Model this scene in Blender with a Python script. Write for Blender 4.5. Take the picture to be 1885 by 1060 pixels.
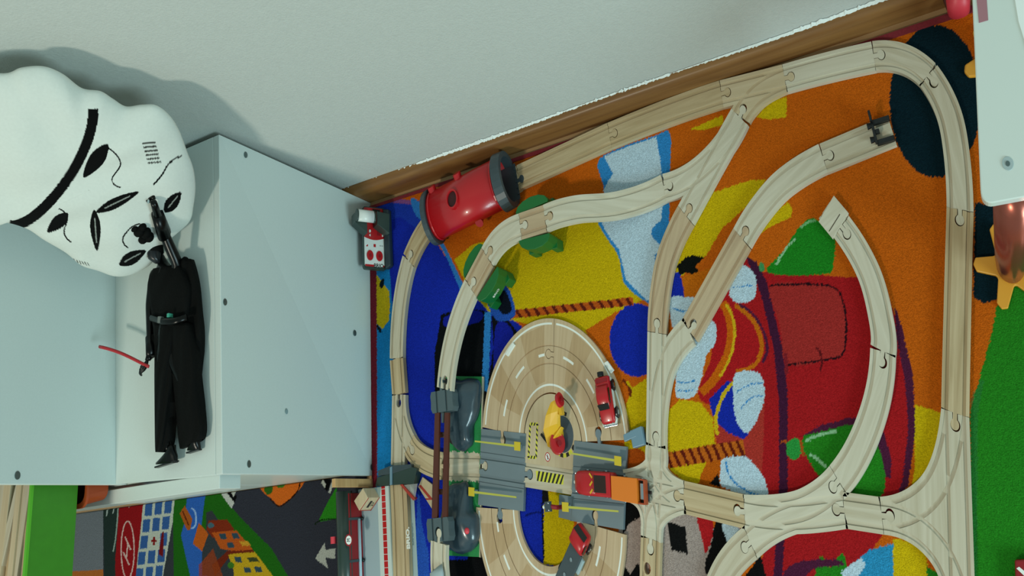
import bpy, bmesh, math, random
import numpy as np
from mathutils import Vector, Matrix
from mathutils.geometry import delaunay_2d_cdt
random.seed(5); RNG = np.random.default_rng(5)
for o in list(bpy.data.objects): bpy.data.objects.remove(o)
S = bpy.context.scene; C = S.collection
# ------------------------------------------------------------------ camera, light, exposure
F = 1505.405; CX, CY = 942.5, 530.0; H = 1.56; K = 1.5587
R = np.array([[0.8602865623824592, -0.2134599190706985, -0.46297072643365045],
              [-0.0845572452030036, -0.9552882582395514, 0.28332740063983103],
              [-0.5027495428817915, -0.20459522628833512, -0.8398712344831049]])
cam = bpy.data.objects.new('camera', bpy.data.cameras.new('camera')); C.objects.link(cam); S.camera = cam
cam.data.sensor_width = 36; cam.data.lens = F/1885*36; cam.data.clip_start = .02
r_, u_, b_ = R @ np.array([1, 0, 0]), R @ np.array([0, -1, 0]), R @ np.array([0, 0, -1])
cam.matrix_world = Matrix(((r_[0], u_[0], b_[0], 0), (r_[1], u_[1], b_[1], 0), (r_[2], u_[2], b_[2], H), (0, 0, 0, 1)))
S.view_settings.view_transform = 'Standard'; S.view_settings.look = 'None'
S.view_settings.exposure = 0.0; S.view_settings.gamma = 1; S.view_settings.use_curve_mapping = False
w = bpy.data.worlds.new('world'); S.world = w; w.use_nodes = True
w.node_tree.nodes['Background'].inputs[0].default_value = (.66, .93, .90, 1)
w.node_tree.nodes['Background'].inputs[1].default_value = .40
def area(name, loc, target, size, power, col, sy=None):
    l = bpy.data.lights.new(name, 'AREA'); l.energy = power; l.color = col; l.size = size
    if sy: l.shape = 'RECTANGLE'; l.size_y = sy
    o = bpy.data.objects.new(name, l); C.objects.link(o); o.location = loc
    o.rotation_euler = (Vector(target)-Vector(loc)).to_track_quat('-Z', 'Y').to_euler(); return o
area('ceiling_lamp', (-1.6, -1.55, 2.65), (-1.0, .4, 0), .26, 37, (1, .96, .80))
area('window_daylight', (2.0, -1.9, 1.25), (-.9, .5, .4), 1.1, 74, (.66, .95, 1))
# ------------------------------------------------------------------ coordinates: (x, y, z), y runs to the back wall in units of K metres
def at(px, py, z=0.0):
    d = R @ np.array([px-CX, py-CY, F]); t = (z-H)/d[2]
    return np.array([d[0]*t, d[1]*t/K, z])
def onx(px, py, x):
    d = R @ np.array([px-CX, py-CY, F]); t = x/d[0]
    return np.array([x, d[1]*t/K, H+d[2]*t])
def ony(px, py, y):
    d = R @ np.array([px-CX, py-CY, F]); t = y*K/d[1]
    return np.array([d[0]*t, y, H+d[2]*t])
def lin(h, a=1.0):
    h = h.lstrip('#'); v = [int(h[i:i+2], 16)/255 for i in (0, 2, 4)]
    return tuple(((c+.055)/1.055)**2.4 if c > .04045 else c/12.92 for c in v)+(a,)
# ------------------------------------------------------------------ materials
MATS = {}
def mat(name, col, rough=.5, spec=.5, coat=0, noise=0, nscale=40, bump=0, bscale=200, metal=0, trans=0, alpha=1, emis=None, attr=None):
    if name in MATS: return MATS[name]
    m = bpy.data.materials.new(name); m.use_nodes = True; nt = m.node_tree; b = nt.nodes['Principled BSDF']
    col = lin(col) if isinstance(col, str) else col
    b.inputs['Base Color'].default_value = col; b.inputs['Roughness'].default_value = rough
    b.inputs['Specular IOR Level'].default_value = spec; b.inputs['Coat Weight'].default_value = coat
    b.inputs['Metallic'].default_value = metal; b.inputs['Transmission Weight'].default_value = trans
    b.inputs['Alpha'].default_value = alpha
    tc = nt.nodes.new('ShaderNodeTexCoord'); src = None
    if attr:
        a = nt.nodes.new('ShaderNodeAttribute'); a.attribute_name = attr; src = a.outputs['Color']
    if noise or attr:
        n = nt.nodes.new('ShaderNodeTexNoise'); n.inputs['Scale'].default_value = nscale; n.inputs['Detail'].default_value = 3
        nt.links.new(tc.outputs['Object'], n.inputs['Vector'])
        mr = nt.nodes.new('ShaderNodeMapRange'); mr.inputs[1].default_value = .25; mr.inputs[2].default_value = .75
        mr.inputs[3].default_value = 1-noise; mr.inputs[4].default_value = 1+noise
        nt.links.new(n.outputs['Fac'], mr.inputs[0])
        mx = nt.nodes.new('ShaderNodeVectorMath'); mx.operation = 'MULTIPLY'
        if src: nt.links.new(src, mx.inputs[0])
        else: mx.inputs[0].default_value = col[:3]
        nt.links.new(mr.outputs[0], mx.inputs[1]); nt.links.new(mx.outputs[0], b.inputs['Base Color'])
    if bump:
        n2 = nt.nodes.new('ShaderNodeTexNoise'); n2.inputs['Scale'].default_value = bscale; n2.inputs['Detail'].default_value = 2
        nt.links.new(tc.outputs['Object'], n2.inputs['Vector'])
        bp = nt.nodes.new('ShaderNodeBump'); bp.inputs['Strength'].default_value = bump; bp.inputs['Distance'].default_value = .002
        nt.links.new(n2.outputs['Fac'], bp.inputs['Height']); nt.links.new(bp.outputs[0], b.inputs['Normal'])
    MATS[name] = m; return m
def woodmat(name, a, b2, rough=.55, along=7, across=130):
    m = mat(name, a, rough=rough, spec=.35); nt = m.node_tree; b = nt.nodes['Principled BSDF']
    at_ = nt.nodes.new('ShaderNodeAttribute'); at_.attribute_name = 'grain'
    mp = nt.nodes.new('ShaderNodeMapping'); mp.inputs['Scale'].default_value = (along, across, 1)
    nt.links.new(at_.outputs['Vector'], mp.inputs[0])
    n = nt.nodes.new('ShaderNodeTexNoise'); n.inputs['Scale'].default_value = 1; n.inputs['Detail'].default_value = 5; n.inputs['Distortion'].default_value = .6
    nt.links.new(mp.outputs[0], n.inputs['Vector'])
    cr = nt.nodes.new('ShaderNodeValToRGB'); cr.color_ramp.elements[0].position = .32; cr.color_ramp.elements[1].position = .68
    cr.color_ramp.elements[0].color = lin(b2); cr.color_ramp.elements[1].color = lin(a)
    nt.links.new(n.outputs['Fac'], cr.inputs[0]); nt.links.new(cr.outputs[0], b.inputs['Base Color'])
    return m
PALE = woodmat('pale_beech', 'C9BEA8', 'B8AB92'); CREAM = woodmat('cream_beech', 'D0C7B3', 'C2B8A2')
TAN = woodmat('tan_beech', 'C6B08C', 'AC946F'); ROSE = woodmat('rosy_beech', 'C4AC8C', 'B2987A')
DECK = woodmat('deck_beech', 'C9B696', 'BEA987'); ROADW = woodmat('road_beech', 'C8AF8E', 'BDA280'); ROADD = woodmat('darker_road_beech', 'BC9F7A', 'B0926D'); BASE = woodmat('varnished_pine', '8C6236', '704A28', rough=.35, along=3, across=60)
PEACH = woodmat('peach_wood', 'CFA673', 'BE9260')
FLOOR = woodmat('floor_laminate', 'B9946A', 'A58059', rough=.4, along=4, across=30)
WHITE = mat('white_foil', 'CCD6D2', rough=.42, noise=.02, nscale=300)
WHITE2 = mat('white_lacquer', 'D5DDD6', rough=.3)
WALL = mat('textured_wallpaper', 'BDC1BC', rough=.85, noise=.03, nscale=120, bump=.5, bscale=260)
PAPER = mat('torn_paper', 'E4E8E4', rough=.9)
GREY = mat('grey_plastic', '6F7C82', rough=.45, noise=.03); DGREY = mat('dark_grey_plastic', '3A464B', rough=.4, noise=.04)
TEALG = mat('dark_green_grey_plastic', '2E3F3A', rough=.3); STEEL = mat('screw_steel', '6D7C7C', rough=.35, metal=.8)
RED = mat('red_plastic', 'B8141C', rough=.3, coat=.2); REDD = mat('dark_red_plastic', '8C1018', rough=.35); BROWN = mat('brown_plastic', '54261A', rough=.32)
GREEN = mat('green_support_plastic', '0E6428', rough=.4); GREENB = mat('green_board_paint', '12803F', rough=.6, noise=.15, nscale=300)
LIME = mat('lime_bin_plastic', '3E8A1C', rough=.5, noise=.05, nscale=60); LIME_LIT = mat('lit_lime_plastic', '58B022', rough=.5)  # rim is the same lime, painted lighter as if lit from above
YEL = mat('yellow_plastic', 'D0B428', rough=.4); YEL2 = mat('deep_yellow_plastic', 'DDA81C', rough=.4); LYEL = mat('pale_yellow_barrier', 'B9B54A', rough=.5)
BLACK = mat('black_plastic', '0B0D10', rough=.3); BLKM = mat('matt_black_cloth', '060706', rough=.8, spec=.12, bump=.3, bscale=300); BLKG = mat('gloss_black_vinyl', '030404', rough=.28, spec=.25)
ORANGE = mat('orange_plastic', 'E0781A', rough=.4); ORANGE2 = mat('yellow_orange_plastic', 'DE9A30', rough=.35); ORBIN = mat('rust_orange_plastic', 'A8431A', rough=.5)
ROCK = mat('grey_rock_plastic', '33434C', rough=.28, coat=.3, noise=.08, nscale=60); SADDLE = mat('slate_plastic', '4E5C60', rough=.35)
LINE = mat('white_road_paint', 'E6E8E0', rough=.6); GREYP = mat('pale_grey_plastic', '9FB4B8', rough=.4); BLUEG = mat('blue_grey_plastic', '6F8C9C', rough=.35)
GLASS = mat('dark_glass', '1A1612', rough=.15); CHROME = mat('chrome', 'C8CCD0', rough=.15, metal=1); BRONZE = mat('metallic_red_brown_tube', 'A85A4A', rough=.28, metal=.75)
PINK = mat('dusty_pink_tape', 'A8737C', rough=.6); HOT = mat('pink_red_plastic', 'D63A48', rough=.45); CLEAR = mat('clear_plastic', 'C8C8C0', rough=.1, alpha=.3)
MARKP = mat('reddish_brown_ink', 'A83222', rough=.6); HAZY = mat('hazard_yellow', 'D2CC3C', rough=.6); HAZK = mat('hazard_black', '14120E', rough=.6)
RUG = mat('printed_rug', 'FFFFFF', rough=.95, spec=.05, attr='Col', noise=.30, nscale=420, bump=.8, bscale=500)
CUSH = mat('printed_plush', 'FFFFFF', rough=.9, spec=.1, attr='Col', noise=.03, nscale=200, bump=.35, bscale=18)
# ------------------------------------------------------------------ object helpers
def tagit(o, label, cat, group=None, kind=None):
    if label: o['label'] = label
    if cat: o['category'] = cat
    if group: o['group'] = group
    if kind: o['kind'] = kind
    elif cat: o['kind'] = 'thing'
    return o
def wv(v): return (float(v[0]), float(v[1])*K, float(v[2]))
def thing(name, loc, label, cat, group=None):
    o = bpy.data.objects.new(name, None); C.objects.link(o); o.location = wv(loc); o.empty_display_size = .02
    return tagit(o, label, cat, group)
def mk(name, V, Fc, m, parent=None, mi=None, smooth=False, grain=None, bevel=0, sub=0, origin=None):
    """one mesh object from toy-space vertices"""
    V = np.asarray(V, float); W = V*np.array([1, K, 1])
    if parent is not None:
        org = ORG[parent.name]
    else:
        org = np.array([W[:, 0].mean(), W[:, 1].mean(), W[:, 2].min()])
    me = bpy.data.meshes.new(name); me.from_pydata([tuple(p) for p in (W-org)], [], [tuple(int(i) for i in f) for f in Fc])
    for x in (m if isinstance(m, (list, tuple)) else [m]): me.materials.append(x)
    if mi is not None: me.polygons.foreach_set('material_index', np.asarray(mi, np.int32))
    if smooth: me.polygons.foreach_set('use_smooth', [True]*len(me.polygons))
    if grain is None:
        g = np.c_[V[:, 0], V[:, 1]+V[:, 2]*.7, np.zeros(len(V))]
    else:
        a = grain; r = V-V[0]; off = RNG.uniform(0, 9, 2)
        g = np.c_[r[:, 0]*a[0]+r[:, 1]*a[1]+off[0], -r[:, 0]*a[1]+r[:, 1]*a[0]+off[1]+r[:, 2]*.8, np.zeros(len(V))]
    ga = me.attributes.new('grain', 'FLOAT_VECTOR', 'POINT'); ga.data.foreach_set('vector', g.ravel().astype(np.float32))
    me.update(); o = bpy.data.objects.new(name, me); C.objects.link(o)
    if parent is not None: o.parent = parent; o.location = (0, 0, 0); ORG[o.name] = org
    else: o.location = tuple(org); ORG[o.name] = org
    if bevel:
        b = o.modifiers.new('b', 'BEVEL'); b.width = bevel; b.segments = 2; b.limit_method = 'ANGLE'; b.angle_limit = .6
    if sub:
        s = o.modifiers.new('s', 'SUBSURF'); s.levels = sub; s.render_levels = sub
    return o
class _O(dict):
    def __missing__(self, k):
        o = bpy.data.objects[k]; return np.array(o.location)
ORG = _O()
def solo(name, G, m, label, cat, group=None, **k):
    o = mk(name, G[0], G[1], m, **k); return tagit(o, label, cat, group)
def prism(poly, z0, z1):
    P = np.array(poly, float)[:, :2]; a = np.sum(P[:, 0]*np.roll(P[:, 1], -1)-P[:, 1]*np.roll(P[:, 0], -1))
    if a < 0: P = P[::-1]
    n = len(P); V = [(p[0], p[1], z0) for p in P]+[(p[0], p[1], z1) for p in P]
    return V, [tuple(range(n))[::-1], tuple(range(n, 2*n))]+[(i, (i+1) % n, (i+1) % n+n, i+n) for i in range(n)]
def box(x0, x1, y0, y1, z0, z1): return prism([(x0, y0), (x1, y0), (x1, y1), (x0, y1)], z0, z1)
def obox(c, ax, L, W_, z0, z1):
    a = np.array(ax[:2], float); a /= np.linalg.norm(a); n = np.array([-a[1], a[0]]); c = np.array(c[:2])
    return prism([c-a*L/2-n*W_/2, c+a*L/2-n*W_/2, c+a*L/2+n*W_/2, c-a*L/2+n*W_/2], z0, z1)
def join(*Gs):
    V, Fc = [], []
    for g in Gs:
        b = len(V); V += list(g[0]); Fc += [tuple(i+b for i in f) for f in g[1]]
    return V, Fc
def rings(RS, cap=True):
    n = len(RS[0]); V = [p for r in RS for p in r]; Fc = []
    for k in range(len(RS)-1):
        for i in range(n):
            j = (i+1) % n; Fc.append((k*n+i, k*n+j, (k+1)*n+j, (k+1)*n+i))
    if cap: Fc += [tuple(range(n))[::-1], tuple(range((len(RS)-1)*n, len(RS)*n))]
    return V, Fc
def loft(secs, n=16, p=2.0):
    """secs: (center, half-vector A, half-vector B)"""
    out = []
    for c, A, B in secs:
        r = []
        for i in range(n):
            t = 2*math.pi*i/n; ct, st = math.cos(t), math.sin(t)
            r.append(np.array(c)+np.array(A)*math.copysign(abs(ct)**(2/p), ct)+np.array(B)*math.copysign(abs(st)**(2/p), st))
        out.append(r)
    return rings(out)
def tube(path, rad, n=12):
    P = [np.array(p, float) for p in path]; rad = rad if hasattr(rad, '__len__') else [rad]*len(P); secs = []
    for i, p in enumerate(P):
        t = P[min(i+1, len(P)-1)]-P[max(i-1, 0)]; t /= np.linalg.norm(t)
        up = np.array([0, 0, 1.]) if abs(t[2]) < .9 else np.array([1., 0, 0])
        A = np.cross(t, up); A /= np.linalg.norm(A); B = np.cross(A, t); secs.append((p, A*rad[i], B*rad[i]))
    return loft(secs, n)
def disc(c, ax, r, h, n=24, rr=None):
    c = np.array(c, float); ax = np.array(ax, float); ax /= np.linalg.norm(ax); rr = rr or r
    return tube([c-ax*h/2, c+ax*h/2], [r, rr], n)
def ball(c, rx, ry, rz, n=16, m=10, bot=-1):
    secs = []
    for k in range(m+1):
        t = math.asin(max(-1, bot))*(1-k/m)+math.pi/2*k/m; t = min(max(t, -1.55), 1.55)
        secs.append((np.array(c)+np.array([0, 0, rz*math.sin(t)]), np.array([rx*math.cos(t), 0, 0]), np.array([0, ry*math.cos(t), 0])))
    return loft(secs, n)
def frame(c, ax):
    """local (forward, left, up) -> toy space"""
    c = np.array(c, float); a = np.array([ax[0], ax[1], 0.]); a /= np.linalg.norm(a); n = np.array([-a[1], a[0], 0])
    return lambda f, l, z: c+a*f+n*l+np.array([0, 0, z])
def tf(G, fr): return [fr(*v) for v in G[0]], G[1]
def crv(P, n=8, closed=False):
    P = [np.array(p, float) for p in P]; out = []; N = len(P)
    if N == 2 and not closed: return [P[0]+(P[1]-P[0])*i/n for i in range(n+1)]
    rg = range(N) if closed else range(N-1)
    for i in rg:
        if closed: p0, p1, p2, p3 = P[i-1], P[i], P[(i+1) % N], P[(i+2) % N]
        else:
            p1, p2 = P[i], P[i+1]; p0 = P[i-1] if i else 2*p1-p2; p3 = P[i+2] if i+2 < N else 2*p2-p1
            if i == 0 and N > 2: p0 = 3*p1-3*p2+p3
            if i == N-2 and N > 2: p3 = 3*p2-3*p1+p0
        for k in range(n):
            t = k/n; out.append(.5*((2*p1)+(-p0+p2)*t+(2*p0-5*p1+4*p2-p3)*t*t+(-p0+3*p1-3*p2+p3)*t**3))
    if not closed: out.append(P[-1])
    return out
def strip(path, w, off=0.0):
    P = np.array([p[:2] for p in path]); T = np.gradient(P, axis=0); T /= np.linalg.norm(T, axis=1)[:, None]
    N = np.c_[-T[:, 1], T[:, 0]]; return list(P+N*(off+w/2))+list((P+N*(off-w/2))[::-1])
def circle(c, r, n=28, r2=None, a0=0, a1=2*math.pi):
    return [(c[0]+r*math.cos(a0+(a1-a0)*i/n), c[1]+(r2 or r)*math.sin(a0+(a1-a0)*i/n)) for i in range(n)]
def relief(layers, z0=0.0, zf=None, bottom=False):
    """layers: (poly, kind, value) painted in order; body/add value=(top, mat); cut value=depth top; hole; print value=mat"""
    vs, fs = [], []
    for poly, kind, val in layers:
        P = np.array([p[:2] for p in poly], float)
        if np.sum(P[:, 0]*np.roll(P[:, 1], -1)-P[:, 1]*np.roll(P[:, 0], -1)) < 0: P = P[::-1]
        b = len(vs); vs += [Vector((float(p[0])*1000, float(p[1])*1000)) for p in P]; fs.append(list(range(b, b+len(P))))
    v, e, f, ov, oe, of = delaunay_2d_cdt(vs, [], fs, 1, 1e-3, True)
    hs, ms = [], []
    for k in range(len(f)):
        h = None; m = 0; s = set(of[k])
        for i, (poly, kind, val) in enumerate(layers):
            if i not in s: continue
            if kind in ('body', 'add'): h, m = val
            elif kind == 'cut' and h is not None: h = val
            elif kind == 'hole': h = None
            elif kind == 'print' and h is not None: m = val
        hs.append(h); ms.append(m)
    V, Fc, MI = [], [], []; cache = {}
    def vid(i, z):
        k = (i, round(z, 6))
        if k not in cache:
            x, y = v[i][0]/1000, v[i][1]/1000; cache[k] = len(V); V.append((x, y, z+(zf(x, y) if zf else 0)))
        return cache[k]
    em = {}
    for k, t in enumerate(f):
        if hs[k] is None: continue
        Fc.append(tuple(vid(i, hs[k]) for i in t)); MI.append(ms[k])
        if bottom: Fc.append(tuple(vid(i, z0) for i in t)[::-1]); MI.append(ms[k])
    for k, t in enumerate(f):
        for a, b in zip(t, list(t[1:])+[t[0]]): em.setdefault((min(a, b), max(a, b)), []).append((k, a, b))
    for key, l in em.items():
        l = [(hs[k], ms[k], a, b) for k, a, b in l]; 
        hh = [x[0] if x[0] is not None else z0 for x in l]
        if len(l) == 1: hh.append(z0); l.append((None, 0, 0, 0))
        i = 0 if hh[0] > hh[1] else 1
        if abs(hh[0]-hh[1]) < 1e-7 or l[i][0] is None: continue
        hi, lo = hh[i], hh[1-i]; a, b = l[i][2], l[i][3]
        Fc.append((vid(a, lo), vid(b, lo), vid(b, hi), vid(a, hi))); MI.append(l[i][1])
    return V, Fc, MI
def text_mesh(s, place, size, m, parent, name='lettering', depth=.0006, bold=0.0):
    cu = bpy.data.curves.new('t', 'FONT'); cu.body = s; cu.size = size; cu.align_x = 'CENTER'; cu.align_y = 'CENTER'; cu.offset = bold; cu.extrude = depth/2; cu.resolution_u = 3
    o = bpy.data.objects.new('t', cu); C.objects.link(o); dg = bpy.context.evaluated_depsgraph_get(); dg.update()
    me = bpy.data.meshes.new_from_object(o.evaluated_get(dg)); V = [place(v.co.x, v.co.y, v.co.z) for v in me.vertices]; Fc = [tuple(p.vertices) for p in me.polygons]
    bpy.data.objects.remove(o); bpy.data.curves.remove(cu); bpy.data.meshes.remove(me)
    return mk(name, V, Fc, m, parent)
# ================================================================== SETTING
YW = .560
o = mk('floor', *box(-4.2, 1.6, -2.2, .7, -.03, 0), FLOOR); o['kind'] = 'structure'
o = mk('wall_back', *box(-4.2, 1.6, YW, .66, 0, 2.6), WALL); o['kind'] = 'structure'
bb = mk('baseboard_back', *prism([(0, 0), (1, 0), (1, 1), (0, 1)], 0, 1), BASE)
def wally(x): return .5440+(x+1.2555)*.0020
prof = [(0, 0), (0, .052), (.0016, .062), (.006, .069), (.016, .0705), (.02, .071), (.02, 0)]
V, Fc = [], []; xs = np.linspace(-2.6, .9, 60); npf = len(prof)
for x in xs:
    for dy, z in prof: V.append((x, wally(x)+dy*.95, z+.0012*math.sin(x*9)*(z > .06)))
for i in range(len(xs)-1):
    for j in range(npf-1): Fc.append((i*npf+j, (i+1)*npf+j, (i+1)*npf+j+1, i*npf+j+1))
bpy.data.objects.remove(bb)
o = mk('baseboard_back', V, Fc, BASE, smooth=True, grain=(1, 0)); o['kind'] = 'structure'
# torn paper edge on top of the baseboard
V, Fc = [], []; n = 520
for i in range(n):
    x = -1.36+i/n*1.75; a = .0015+.0035*max(0, math.sin(x*13+1.3))*random.random()+.0025*random.random()
    if random.random() < .08: a += .004
    if math.sin(x*7+.4) < -.65: a *= .3
    V += [(x, YW-.0035-.0016*random.random(), .0685), (x, YW-.0008, .0700+a*1.1)]
for i in range(n-1): Fc.append((2*i, 2*i+2, 2*i+3, 2*i+1))
o = mk('trim_1', V, Fc, PAPER); o['kind'] = 'structure'
# ================================================================== PRINTED RUGS
def inpoly(X, Y, P):
    ins = np.zeros(X.shape, bool); n = len(P); j = n-1
    for i in range(n):
        xi, yi = P[i]; xj, yj = P[j]
        if yi != yj: ins ^= ((yi > Y) != (yj > Y)) & (X < (xj-xi)*(Y-yi)/(yj-yi)+xi)
        j = i
    return ins
def paint(XY, cols, shapes, conv, jit=.0012):
    X = XY[:, 0]+RNG.normal(0, jit, len(XY)); Y = XY[:, 1]+RNG.normal(0, jit, len(XY))
    for sh in shapes:
        P, c = sh[0], lin(sh[1])[:3]; op = sh[3] if len(sh) > 3 else 1.0
        if len(sh) > 2 and sh[2]: P = [tuple(q) for q in crv([(a, b) for a, b in P], 6, True)]
        Q = np.array([conv(*p)[:2] for p in P]); lo, hi = Q.min(0), Q.max(0)
        idx = np.where((X >= lo[0]) & (X <= hi[0]) & (Y >= lo[1]) & (Y <= hi[1]))[0]
        if len(idx) == 0: continue
        k = idx[inpoly(X[idx], Y[idx], Q)]; cols[k, :3] = cols[k, :3]*(1-op)+np.array(c)*op
def E_(cx, cy, rx, ry, rot=0, n=22):
    c, s = math.cos(rot), math.sin(rot)
    return [(cx+rx*math.cos(t)*c-ry*math.sin(t)*s, cy+rx*math.cos(t)*s+ry*math.sin(t)*c) for t in [2*math.pi*i/n for i in range(n)]]
def L_(pts, wd, sm=True):
    P = crv(pts, 6) if sm and len(pts) > 2 else [np.array(p, float) for p in pts]; P = np.array(P, float)
    T = np.gradient(P, axis=0); T /= np.linalg.norm(T, axis=1)[:, None]; N = np.c_[-T[:, 1], T[:, 0]]
    return [tuple(q) for q in list(P+N*wd/2)+list((P-N*wd/2)[::-1])]
def rug(name, x0, x1, y0, y1, dx, dy, base, shapes, z, th, label, jit=.0012):
    nx, ny = int((x1-x0)/dx)+1, int((y1-y0)/dy)+1
    gx, gy = np.meshgrid(np.linspace(x0, x1, nx), np.linspace(y0, y1, ny)); XY = np.c_[gx.ravel(), gy.ravel()]
    cols = np.ones((len(XY), 4)); cols[:, :3] = lin(base)[:3]
    paint(XY, cols, shapes, lambda a, b: at(a, b, z), jit)
    Z = np.full(len(XY), z)+RNG.uniform(-.0004, .0004, len(XY))
    edge = (gx.ravel() <= x0) | (gx.ravel() >= x1) | (gy.ravel() <= y0) | (gy.ravel() >= y1)
    Z[edge] = z-th
    cl = -1.2806+(XY[:, 1]-.0983)*.0544+.0008; m_ = (XY[:, 0] < cl) & (XY[:, 1] > .095) & (x0 > -1.3); XY[m_, 0] = cl[m_]
    V = np.c_[XY[:, 0], XY[:, 1]*K, Z]; org = np.array([(x0+x1)/2, (y0+y1)/2*K, 0]); V -= org
    i = np.arange(nx*ny).reshape(ny, nx); Q = np.c_[i[:-1, :-1].ravel(), i[:-1, 1:].ravel(), i[1:, 1:].ravel(), i[1:, :-1].ravel()]
    me = bpy.data.meshes.new(name); me.vertices.add(len(V)); me.vertices.foreach_set('co', V.ravel())
    me.loops.add(Q.size); me.loops.foreach_set('vertex_index', Q.ravel().astype(np.int32)); me.polygons.add(len(Q))
    me.polygons.foreach_set('loop_start', np.arange(0, Q.size, 4, dtype=np.int32)); me.polygons.foreach_set('loop_total', np.full(len(Q), 4, np.int32))
    me.materials.append(RUG); a = me.color_attributes.new('Col', 'FLOAT_COLOR', 'POINT'); a.data.foreach_set('color', cols.ravel().astype(np.float32))
    me.update(calc_edges=True); o = bpy.data.objects.new(name, me); C.objects.link(o); o.location = tuple(org)
    return tagit(o, label, 'rug')
OR, BL, LB, YE, RD, GR, DK, WH, PU = 'BE5A10', '16299E', '2F7FBE', 'C4A60E', 'A01A1E', '24781C', '0B2028', 'B4C8D6', '4A1C36'
def rope(p, q, n, wd, col='B5521A', dk='5A1E14'):
    p, q = np.array(p, float), np.array(q, float); out = [(L_([p, q], wd, False), col)]; d = (q-p)/n; u = d/np.linalg.norm(d); v = np.array([-u[1], u[0]])
    for k in range(n):
        c = p+d*(k+.5); out.append((L_([c-v*wd*.5-u*4, c+v*wd*.5+u*4], 6, False), dk))
    return out
sh = []
A = lambda *a: sh.append(a)
# sea on the left
A([(688, 370), (776, 378), (800, 440), (838, 500), (862, 540), (900, 560), (960, 600), (1000, 800), (1020, 1060), (1020, 1480), (600, 1480), (600, 370)], BL)
A([(690, 378), (790, 372), (792, 395), (770, 420), (735, 400), (712, 420), (705, 480), (690, 480)], '1F3FA8', 1, .6)
A([(756, 366), (775, 376), (812, 440), (842, 500), (862, 545), (850, 540), (820, 470), (790, 420), (765, 395)], '2E74BC', 1)
A([(690, 480), (716, 478), (722, 560), (726, 700), (728, 870), (722, 1480), (600, 1480), (690, 860)], '1B78B4')
A([(770, 905), (764, 1060), (764, 1480), (792, 1480), (790, 1060), (784, 1000), (776, 960)], '2F62B8', 1, .6)
# small yellow shape at the edge
A([(693, 505), (716, 535), (718, 560), (716, 590), (704, 606), (693, 595)], 'C4A418')
A(E_(703, 522, 4, 9, .3), '0C1A20'); A(L_([(693, 598), (702, 612)], 5, False), '0C1A20')
# yellow sand field
A([(836, 478), (870, 450), (960, 430), (1040, 395), (1096, 380), (1120, 420), (1150, 505), (1195, 545), (1150, 600), (1130, 680), (1050, 650), (985, 600), (905, 580), (862, 530)], YE)
A([(1077, 608), (1134, 574), (1200, 545), (1205, 690), (1170, 720), (1150, 760), (1118, 690)], OR)
A([(1160, 716), (1200, 690), (1205, 860), (1150, 860), (1150, 760)], YE); A([(1140, 838), (1172, 825), (1190, 840), (1178, 870), (1150, 875)], 'A8480F', 1)
A(L_([(1146, 700), (1158, 712), (1160, 730)], 6), '6A2A10'); A(L_([(1154, 702), (1164, 716)], 4), YE)
# cloud
A([(1100, 300), (1128, 278), (1204, 250), (1233, 246), (1233, 320), (1231, 420), (1222, 470), (1205, 560), (1190, 556), (1150, 522), (1138, 470), (1112, 430), (1098, 395), (1112, 350)], LB, 1)
A([(1112, 288), (1160, 268), (1208, 252), (1216, 300), (1222, 350), (1216, 420), (1222, 450), (1206, 470), (1200, 556), (1190, 552), (1152, 514), (1140, 460), (1114, 425), (1102, 392), (1124, 370), (1110, 350), (1128, 320)], WH, 0)
A([(1204, 416), (1200, 434), (1216, 450), (1226, 444), (1228, 404)], LB, 1)
# yellow rays
A([(1245, 470), (1262, 400), (1312, 354), (1380, 332), (1410, 330), (1382, 372), (1330, 420), (1300, 470), (1278, 492), (1248, 512), (1236, 500)], YE)
A([(1386, 440), (1402, 410), (1450, 372), (1459, 384), (1456, 400), (1420, 416)], YE); A([(1392, 216), (1418, 186), (1448, 178), (1448, 216), (1420, 220)], YE); A([(1270, 238), (1330, 212), (1332, 230), (1290, 240)], YE)
A([(1448, 178), (1449, 218), (1452, 218), (1452, 178)], OR)
# generic blue ball, dark leaf and puffs
A(E_(1172, 626, 50, 68), BL); A([(1232, 500), (1252, 500), (1263, 560), (1236, 566), (1226, 560)], BL)
A([(1246, 490), (1260, 474), (1276, 470), (1297, 474), (1286, 484), (1280, 490), (1290, 506), (1264, 502), (1252, 506)], '10120E')
A([(1256, 508), (1290, 500), (1344, 476), (1360, 470), (1350, 500), (1290, 575), (1262, 560)], 'BE6410')
# red boat field
A([(1372, 474), (1402, 500), (1560, 510), (1600, 508), (1640, 560), (1668, 640), (1682, 720), (1682, 800), (1668, 880), (1640, 960), (1600, 1020), (1560, 1060), (1540, 1480), (1380, 1480), (1394, 1060), (1420, 960), (1330, 860), (1316, 800), (1330, 760), (1300, 690), (1330, 620), (1345, 560)], RD)
A([(1290, 560), (1340, 520), (1380, 560), (1406, 620), (1402, 680), (1360, 720), (1310, 745), (1285, 720), (1310, 650)], 'A61A1E', 1)
A([(1352, 700), (1402, 700), (1406, 780), (1400, 880), (1380, 905), (1350, 850), (1318, 800)], 'A83A2E', 1, .7)
A([(1646, 560), (1660, 600), (1680, 690), (1686, 790), (1672, 890), (1650, 950), (1640, 950), (1662, 880), (1672, 790), (1666, 700), (1650, 620)], PU)
A([(1372, 470), (1392, 482), (1412, 520), (1440, 640), (1450, 720), (1450, 900), (1440, 1060), (1420, 1480), (1408, 1480), (1424, 1060), (1434, 900), (1434, 740), (1424, 640), (1400, 540)], '3E1832')
A([(1418, 526), (1500, 524), (1535, 532), (1552, 560), (1558, 600), (1552, 645), (1530, 660), (1450, 670), (1436, 600)], '9C2B28', 1)
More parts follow.
